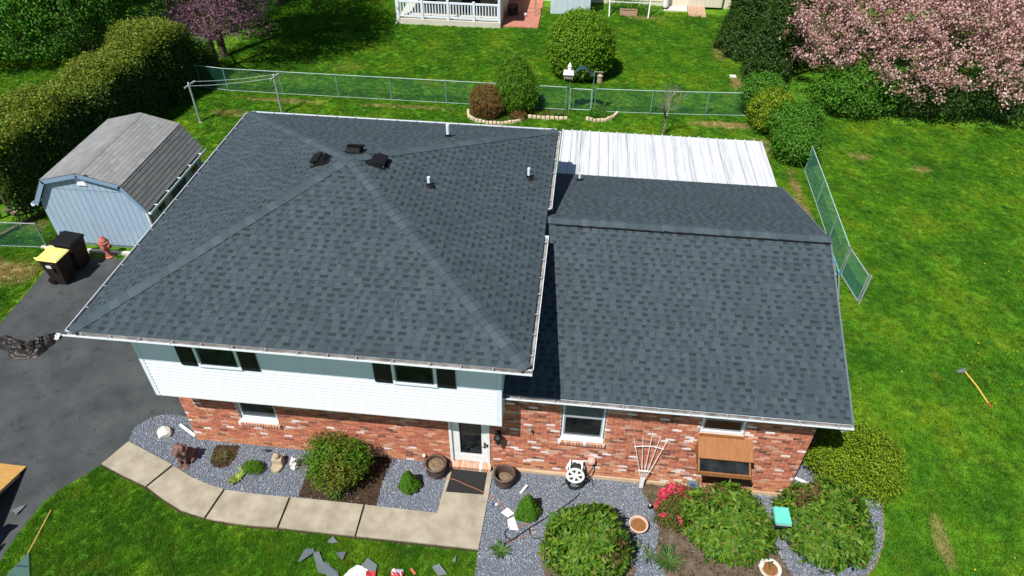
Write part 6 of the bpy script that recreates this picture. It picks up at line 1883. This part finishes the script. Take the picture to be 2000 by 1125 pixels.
# rake lying on the grass
rk_ = thing('rake', 'leaf rake with long wooden handle and dark green head on grass', 'rake', (-2.32, -3.35) + (0,))
MB().tube([(-2.45, -2.31) + (.06,), (-2.32, -3.35) + (.06,)], .013, 7).build('handle', 'wood_handle', rk_)
h0 = Vector((*(-2.32, -3.35), .06)); hl = Vector((*(-2.46, -3.89), .05)); hrr = Vector((*(-1.96, -3.88), .05))
for q in range(16):
    e_ = hl.lerp(hrr, q / 15)
    MB().bar(h0, e_, .028, .005).build('tine', 'rake_green', rk_)
MB().bar(h0.lerp(hl, .55), h0.lerp(hrr, .55), .04, .014).build('brace', 'teal_dark', rk_)

# yellow handled tool on the right lawn
tx = thing('mattock', 'long yellow-handled digging tool lying on the right lawn', 'tool', (20.16, 4.59) + (0,))
MB().tube([(20.12, 4.59) + (.06,), (20.24, 4.06) + (.07,), (20.32, 3.47) + (.06,)], .021, 7).build('handle', 'yellow_handle', tx)
MB().tube([(20.32, 3.47) + (.06,), (20.35, 3.35) + (.06,)], .024, 7).build('grip', 'red_tip', tx)
MB().hexa([(19.89, 4.58) + (.05,), (20.16, 4.71) + (.05,), (20.16, 4.55) + (.05,), (19.92, 4.51) + (.05,), (19.89, 4.58) + (.06,), (20.16, 4.71) + (.09,), (20.16, 4.55) + (.09,), (19.92, 4.51) + (.06,)]).build('head', 'steel', tx)

# black tarp bundle on the driveway
def bundle(name, pts, label, cat, seed, mat='tarp'):
    '''limp sheet bunched along a line of (x, y, halfwidth, height)'''
    g = np.random.default_rng(seed); n, k = 44, 26
    V, F = [], []
    ph_ = g.uniform(0, 6.28, 6)
    for i in range(n + 1):
        t = i / n * (len(pts) - 1); a = min(int(t), len(pts) - 2); f = t - a
        x, y, w, h = [pts[a][q] * (1 - f) + pts[a + 1][q] * f for q in range(4)]
        dx, dy = pts[a + 1][0] - pts[a][0], pts[a + 1][1] - pts[a][1]; l = math.hypot(dx, dy); nx, ny = -dy / l, dx / l
        for j in range(k + 1):
            v = j / k * 2 - 1
            r = w * (1 + .16 * math.sin(t * 5.3 + ph_[0]) * (1 if v > 0 else -.7))
            fold = .5 + .5 * math.sin(v * 5.2 + t * 3.1 + ph_[1] + 1.4 * math.sin(t * 2.6 + ph_[2]))
            fold = .55 * fold ** 1.6 + .45 * abs(math.sin(v * 2.1 - t * 4.3 + ph_[3]))
            z = .012 + h * (1 - abs(v) ** 2.2) * (.30 + .80 * fold) + .25 * h * (1 - abs(v)) * abs(math.sin(t * 9 + v * 6 + ph_[4]))
            V.append((x + nx * r * v + g.normal(0, .006), y + ny * r * v + g.normal(0, .006), z + g.normal(0, .004)))
    for i in range(n):
        for j in range(k):
            q = i * (k + 1) + j; F.append([q, q + k + 1, q + k + 2, q + 1])
    m = MB(); m.v = V; m.f = F; m.i = [0] * len(F)
    return tag(m.build(name, mat, None), label, cat)
bundle('tarp', [(-7.39, 2.71) + (.10, .08), (-7.05, 2.67) + (.22, .20), (-6.60, 2.51) + (.24, .16), (-6.16, 2.32) + (.34, .22), (-5.92, 2.55) + (.33, .26), (-5.78, 2.89) + (.22, .20), (-5.68, 3.07) + (.10, .10)], 'crumpled black plastic tarp on the driveway by the gutter corner', 'tarp', 7)
wg = (-5.63, 3.00); crumple('white_bag', (wg[0], wg[1], .01), (.11, .13), .12, (['bag_white'],), 'small white plastic bag beside the black tarp', 'bag', 11, 12)

# plywood ramp at the left edge, its foot on the asphalt, resting on a trailer outside the picture
rm_ = thing('plywood_ramp', 'orange plywood sheet sloping up from the driveway at the left edge', 'plywood', (-4.5, -2.2, 0))
MB().hexa([(-5.0, -1.22, .008), (-3.77, -1.24, .008), (-3.49, -3.72, .92), (-4.75, -3.72, .92), (-5.0, -1.22, .03), (-3.77, -1.24, .03), (-3.49, -3.72, .945), (-4.75, -3.72, .945)]).build('sheet', 'plywood', rm_)
for x in (-4.7, -3.78): MB().bar((x, -1.5, .06), (x + .22, -3.65, .86), .05, .08).build('joist', 'wood_pale', rm_)
tl_ = thing('trailer', 'dark flatbed trailer just outside the left picture edge', 'trailer', (-5.5, -4.6, 0))
MB().box(-8.0, -6.2, .72, -3.33, -3.30, .80).build('bed', 'black_plastic', tl_)
for (a, b, c, d) in ((-3.37, -6.2, -3.33, -3.75), (-8.0, -6.2, -3.37, -6.16), (-3.6, -3.34, -3.33, -3.30)): MB().box(a, b, .801, c, d, 1.08).build('side_board', 'black_plastic', tl_)
for y in (-5.5, -4.7): MB().lathe([(.12, 0), (.32, .02), (.32, .18), (.12, .2)], (-3.7, y, .33), 20, axis=(1, 0, 0)).build('wheel', 'black_plastic', tl_)
MB().box(-7.5, -5.9, .30, -3.9, -3.6, .718).build('chassis', 'black_metal', tl_)
for (pa_, pb_, pc_, nm, lab) in (((-3.37, -2.42), (-3.12, -2.23), (-3.16, -2.48), 0, 'flat dark scrap on the driveway left of the front lawn'), ((-3.33, -2.34), (-3.16, -2.40), (-3.26, -2.42), 0, 'thin dark sliver beside the flat scrap on the driveway')):
    scrap([pa_, pb_, (pb_[0] - .02, pb_[1] - .12), pc_], lab, z=.03)

# ladder at the right gable
ld = thing('ladder', 'aluminium ladder with blue tips leaning on the right gable', 'ladder', (16.2, 3.3, 0))
for k in (-.19, .19):
    MB().bar((16.35, 3.35 + k, .0), (15.02, 3.15 + k, 4.45), .03, .07, up=(0, 1, 0)).build('rail', 'ladder', ld)
    MB().bar((15.02, 3.15 + k, 4.452), (14.99, 3.146 + k, 4.55), .04, .08, up=(0, 1, 0)).build('rail_cap', 'blue_tip', ld)
for q in range(15):
    f = (q + .6) / 15.3; x = 16.35 + (15.02 - 16.35) * f; y = 3.35 - .2 * f; z = 4.45 * f
    MB().tube([(x, y - .19, z), (x, y + .19, z)], .014, 6).build('rung', 'ladder', ld)

# ------------------------------------------------------------------ neighbour's house and yard
nh = thing('neighbour_house', 'beige sided neighbour house with white railed back porch', 'house', (4, 32, 0))
wy_ = 32.6
nw = MB(); nw.box(-1.6, wy_ + .03, 0, 18.2, wy_ + 6, 3.2); nwall = nw.build('wall', 'beige_siding', nh)
for q in range(18):
    z = .25 + q * .16
    for (a, b) in ((4.45, 13.2),):
        MB().hexa([(a, wy_, z), (b, wy_, z), (b, wy_ + .03, z), (a, wy_ + .03, z), (a, wy_ + .016, z + .155), (b, wy_ + .016, z + .155), (b, wy_ + .03, z + .155), (a, wy_ + .03, z + .155)]).build('siding_board', 'beige_siding', nwall)
rf_ = MB(); rf_.add([(-2, wy_ - .5, 3.1), (19, wy_ - .5, 3.1), (19, wy_ + 3, 4.7), (-2, wy_ + 3, 4.7), (-2, wy_ + 6.5, 3.1), (19, wy_ + 6.5, 3.1)], [(0, 1, 2, 3), (3, 2, 5, 4)]); rf_.build('roof', 'roof_deck', nh)
# porch
qx0, qx1, qy0, qy1 = -1.38, 4.28, 27.98, 32.55
MB().box(qx0, qy0, 0, qx1, qy1, .30).build('porch_slab', 'concrete_pale', nh)
MB().hexa([(qx0 - .3, qy0 - .4, 2.75), (qx1 + .3, qy0 - .4, 2.75), (qx1 + .3, qy1, 3.05), (qx0 - .3, qy1, 3.05), (qx0 - .3, qy0 - .4, 2.85), (qx1 + .3, qy0 - .4, 2.85), (qx1 + .3, qy1, 3.15), (qx0 - .3, qy1, 3.15)]).build('porch_roof', 'white_paint', nh)
rl = MB().box(qx0 + .12, qy0 + .04, 1.16, qx1 - .08, qy0 + .12, 1.25).build('porch_rail', 'white_vinyl', nh)
MB().box(qx0 + .12, qy0 + .05, .40, qx1 - .08, qy0 + .11, .47).build('bottom_rail', 'white_vinyl', rl)
nb_ = 34
for q in range(nb_):
    x = qx0 + .2 + q * (qx1 - qx0 - .36) / (nb_ - 1)
    MB().box(x - .028, qy0 + .06, .471, x + .028, qy0 + .10, 1.159).build('baluster', 'white_vinyl', rl)
for j, x in enumerate((qx0 + .05, .0, 1.42, 2.83, qx1 - .07)):
    tall = j in (0, 2, 4)
    MB().box(x - .065, qy0 + .015, .301, x + .065, qy0 + .145, 2.74 if tall else 1.32).build('porch_post', 'white_vinyl', nh)
MB().box(qx1 - .12, qy0 + .16, .301, qx1, qy1 - .2, 2.7).build('porch_side_wall', 'beige_siding', nh)
ps = MB(); ps.tube([(qx0 - .04, qy0 + .1, 2.6), (qx0 - .04, qy0 + .1, .12), (qx0 - .1, qy0 - .1, .06)], .045, 6); ps.build('downspout', 'white_paint', nh)
pt = thing('porch_chair', 'dark folding chair in the shade of the neighbour porch', 'chair', (.2, 29.2, .3))
MB().box(-.05, 28.95, .72, .5, 29.5, .76).build('seat', 'black_plastic', pt); MB().hexa([(-.05, 29.48, .76), (.5, 29.48, .76), (.5, 29.53, .76), (-.05, 29.53, .76), (-.05, 29.62, 1.35), (.5, 29.62, 1.35), (.5, 29.67, 1.35), (-.05, 29.67, 1.35)]).build('backrest', 'black_plastic', pt)
for (x, y) in ((-.03, 28.97), (.48, 28.97), (-.03, 29.48), (.48, 29.48)): MB().tube([(x, y, .30), (x, y, .72)], .02, 5).build('leg', 'galv', pt)
gr = thing('grill', 'black covered grill on the neighbour porch', 'grill', (2.5, 29.6, .3))
MB().hexa([(1.9, 29.3, .31), (3.0, 29.3, .31), (3.0, 29.9, .31), (1.9, 29.9, .31), (2.0, 29.35, 1.45), (2.9, 29.35, 1.45), (2.9, 29.85, 1.45), (2.0, 29.85, 1.45)]).build('cover', 'black_plastic', gr, bevel=.06)
MB().box(1.8, 29.32, 1.05, 1.89, 29.8, 1.09).build('shelf', 'black_metal', gr)
npat = MB().box(4.285, 28.2, -.02, 6.3, 32.59, .07).build('neighbour_patio', 'patio_red', None); npat['kind'] = 'structure'
st = thing('plant_stand', 'tan metal stand on the red patio against the neighbour wall', 'stand', (5.6, 30.4, 0))
for (x, y) in ((5.2, 29.9), (6.0, 29.9), (5.2, 30.6), (6.0, 30.6)): MB().tube([(x, y, .07), (x, y, 1.0)], .022, 5).build('leg', 'wood_pale', st)
for (a, b) in (((5.2, 29.9, .95), (6.0, 29.9, .95)), ((5.2, 30.6, .95), (6.0, 30.6, .95)), ((5.2, 29.9, .95), (5.2, 30.6, .95)), ((6.0, 29.9, .95), (6.0, 30.6, .95))): MB().tube([a, b], .02, 5).build('rail', 'wood_pale', st)
wb_ = thing('watering_can', 'small white pot on the red patio', 'pot', (5.45, 29.75, 0))
MB().lathe([(.08, 0), (.11, .16), (.09, .17)], (5.45, 29.75, .071), 10).build('pot', 'white_paint', wb_)
cb = thing('hose_pile', 'dark coiled hose heap beside the porch side wall', 'hose', (4.75, 30.2, 0))
MB().tube(smooth([(4.75 + .28 * math.cos(q * .9), 30.0 + .4 * math.sin(q * .9), .10 + .012 * q) for q in range(40)], 2), .028, 5).build('coil', 'black_plastic', cb)
bs = thing('blue_shed', 'pale blue-grey storage shed against the neighbour house', 'shed', (7.9, 31.5, 0))
MB().box(6.82, 30.5, 0, 9.05, 32.5, 2.1).build('wall', 'pale_blue', bs)
for q in range(7): MB().box(6.83 + q * .32, 30.484, .04, 6.83 + q * .32 + .30, 30.499, 2.08).build('panel', 'pale_blue', bs)
MB().hexa([(6.7, 30.4, 2.1), (9.15, 30.4, 2.1), (9.15, 32.55, 2.1), (6.7, 32.55, 2.1), (6.75, 30.45, 2.2), (9.1, 30.45, 2.2), (9.1, 32.5, 2.4), (6.75, 32.5, 2.4)]).build('roof', 'pale_blue', bs)
sw = thing('swing_frame', 'white legged swing frame over a wooden planter box', 'swing', (11.2, 30.9, 0))
for (x, k) in ((10.15, -.1), (12.32, .1)):
    MB().tube([(x, 30.5, 0), (x + k, 31.2, 2.0)], .04, 6).build('leg', 'white_paint', sw); MB().tube([(x, 31.9, 0), (x + k, 31.2, 2.0)], .04, 6).build('leg', 'white_paint', sw)
MB().tube([(10.0, 31.2, 2.0), (12.45, 31.2, 2.0)], .04, 6).build('beam', 'wood_pale', sw)
MB().tube([(10.12, 30.75, .75), (12.35, 30.75, .75)], .02, 5).build('crossbar', 'white_paint', sw)
pb = thing('planter_box', 'long wooden planter box on the lawn under the swing frame', 'planter', (11.2, 30.9, 0))
for (a, b, c, d) in ((10.75, 30.72, 11.7, 30.76), (10.75, 31.06, 11.7, 31.10), (10.75, 30.761, 10.79, 31.059), (11.66, 30.761, 11.7, 31.059)): MB().box(a, b, 0, c, d, .28).build('board', 'ramp_wood', pb)
MB().box(10.79, 30.76, .18, 11.66, 31.06, .22).build('soil', 'mulch_soil', pb)
shrub('bed_plants', 'low green plants behind the planter box by the far wall', 'plant', (11.3, 31.6), (1.3, .3, .3), .2, 'bright_leaf', 160, 14, .08, .08, .04, .2, 5, 0)
bgs = thing('beige_shed', 'beige panelled shed with a wooden ramp at the top edge', 'shed', (15.5, 33, 0))
MB().box(14.65, 32.35, .12, 16.55, 34.3, 2.2).build('wall', 'beige_siding', bgs)
for q in range(4): MB().box(14.66 + q * .475, 32.33, .14, 14.66 + q * .475 + .455, 32.349, 2.18).build('panel', 'beige_siding', bgs)
MB().hexa([(14.5, 32.2, 2.2), (16.7, 32.2, 2.2), (16.7, 34.4, 2.2), (14.5, 34.4, 2.2), (15.55, 32.2, 2.8), (15.65, 32.2, 2.8), (15.65, 34.4, 2.8), (15.55, 34.4, 2.8)]).build('roof', 'roof_deck', bgs)
rpm = thing('shed_ramp', 'brown wooden ramp leading down from the beige shed', 'ramp', (14.6, 31.8, 0))
for q in range(6):
    x = 14.62 + q * .165
    MB().hexa([(x, 31.05, .0), (x + .155, 31.05, .0), (x + .155, 32.32, .10), (x, 32.32, .10), (x, 31.05, .03), (x + .155, 31.05, .03), (x + .155, 32.32, .14), (x, 32.32, .14)]).build('plank', 'ramp_wood', rpm)
np2 = MB().box(13.25, 31.8, -.02, 14.6, 32.6, .06).build('shed_pad', 'concrete_pale', None); np2['kind'] = 'structure'
um = thing('folded_umbrella', 'folded white patio umbrella beside the beige shed', 'umbrella', (13.4, 32.0, 0))
MB().lathe([(.14, .05), (.16, .15), (.10, 1.2), (.03, 2.1)], (13.35, 32.1, .06), 10).build('canopy', 'white_paint', um); MB().lathe([(.2, 0), (.2, .05)], (13.35, 32.1, .06), 10).build('base', 'black_plastic', um)
tag(MB().prism([(15.95, 23.15), (16.25, 23.15), (16.25, 23.4), (15.95, 23.4)], .02, .08).build('stepping_stone', 'pale_rock', None), 'flat pale stone on dry soil by the dark evergreens', 'stone')
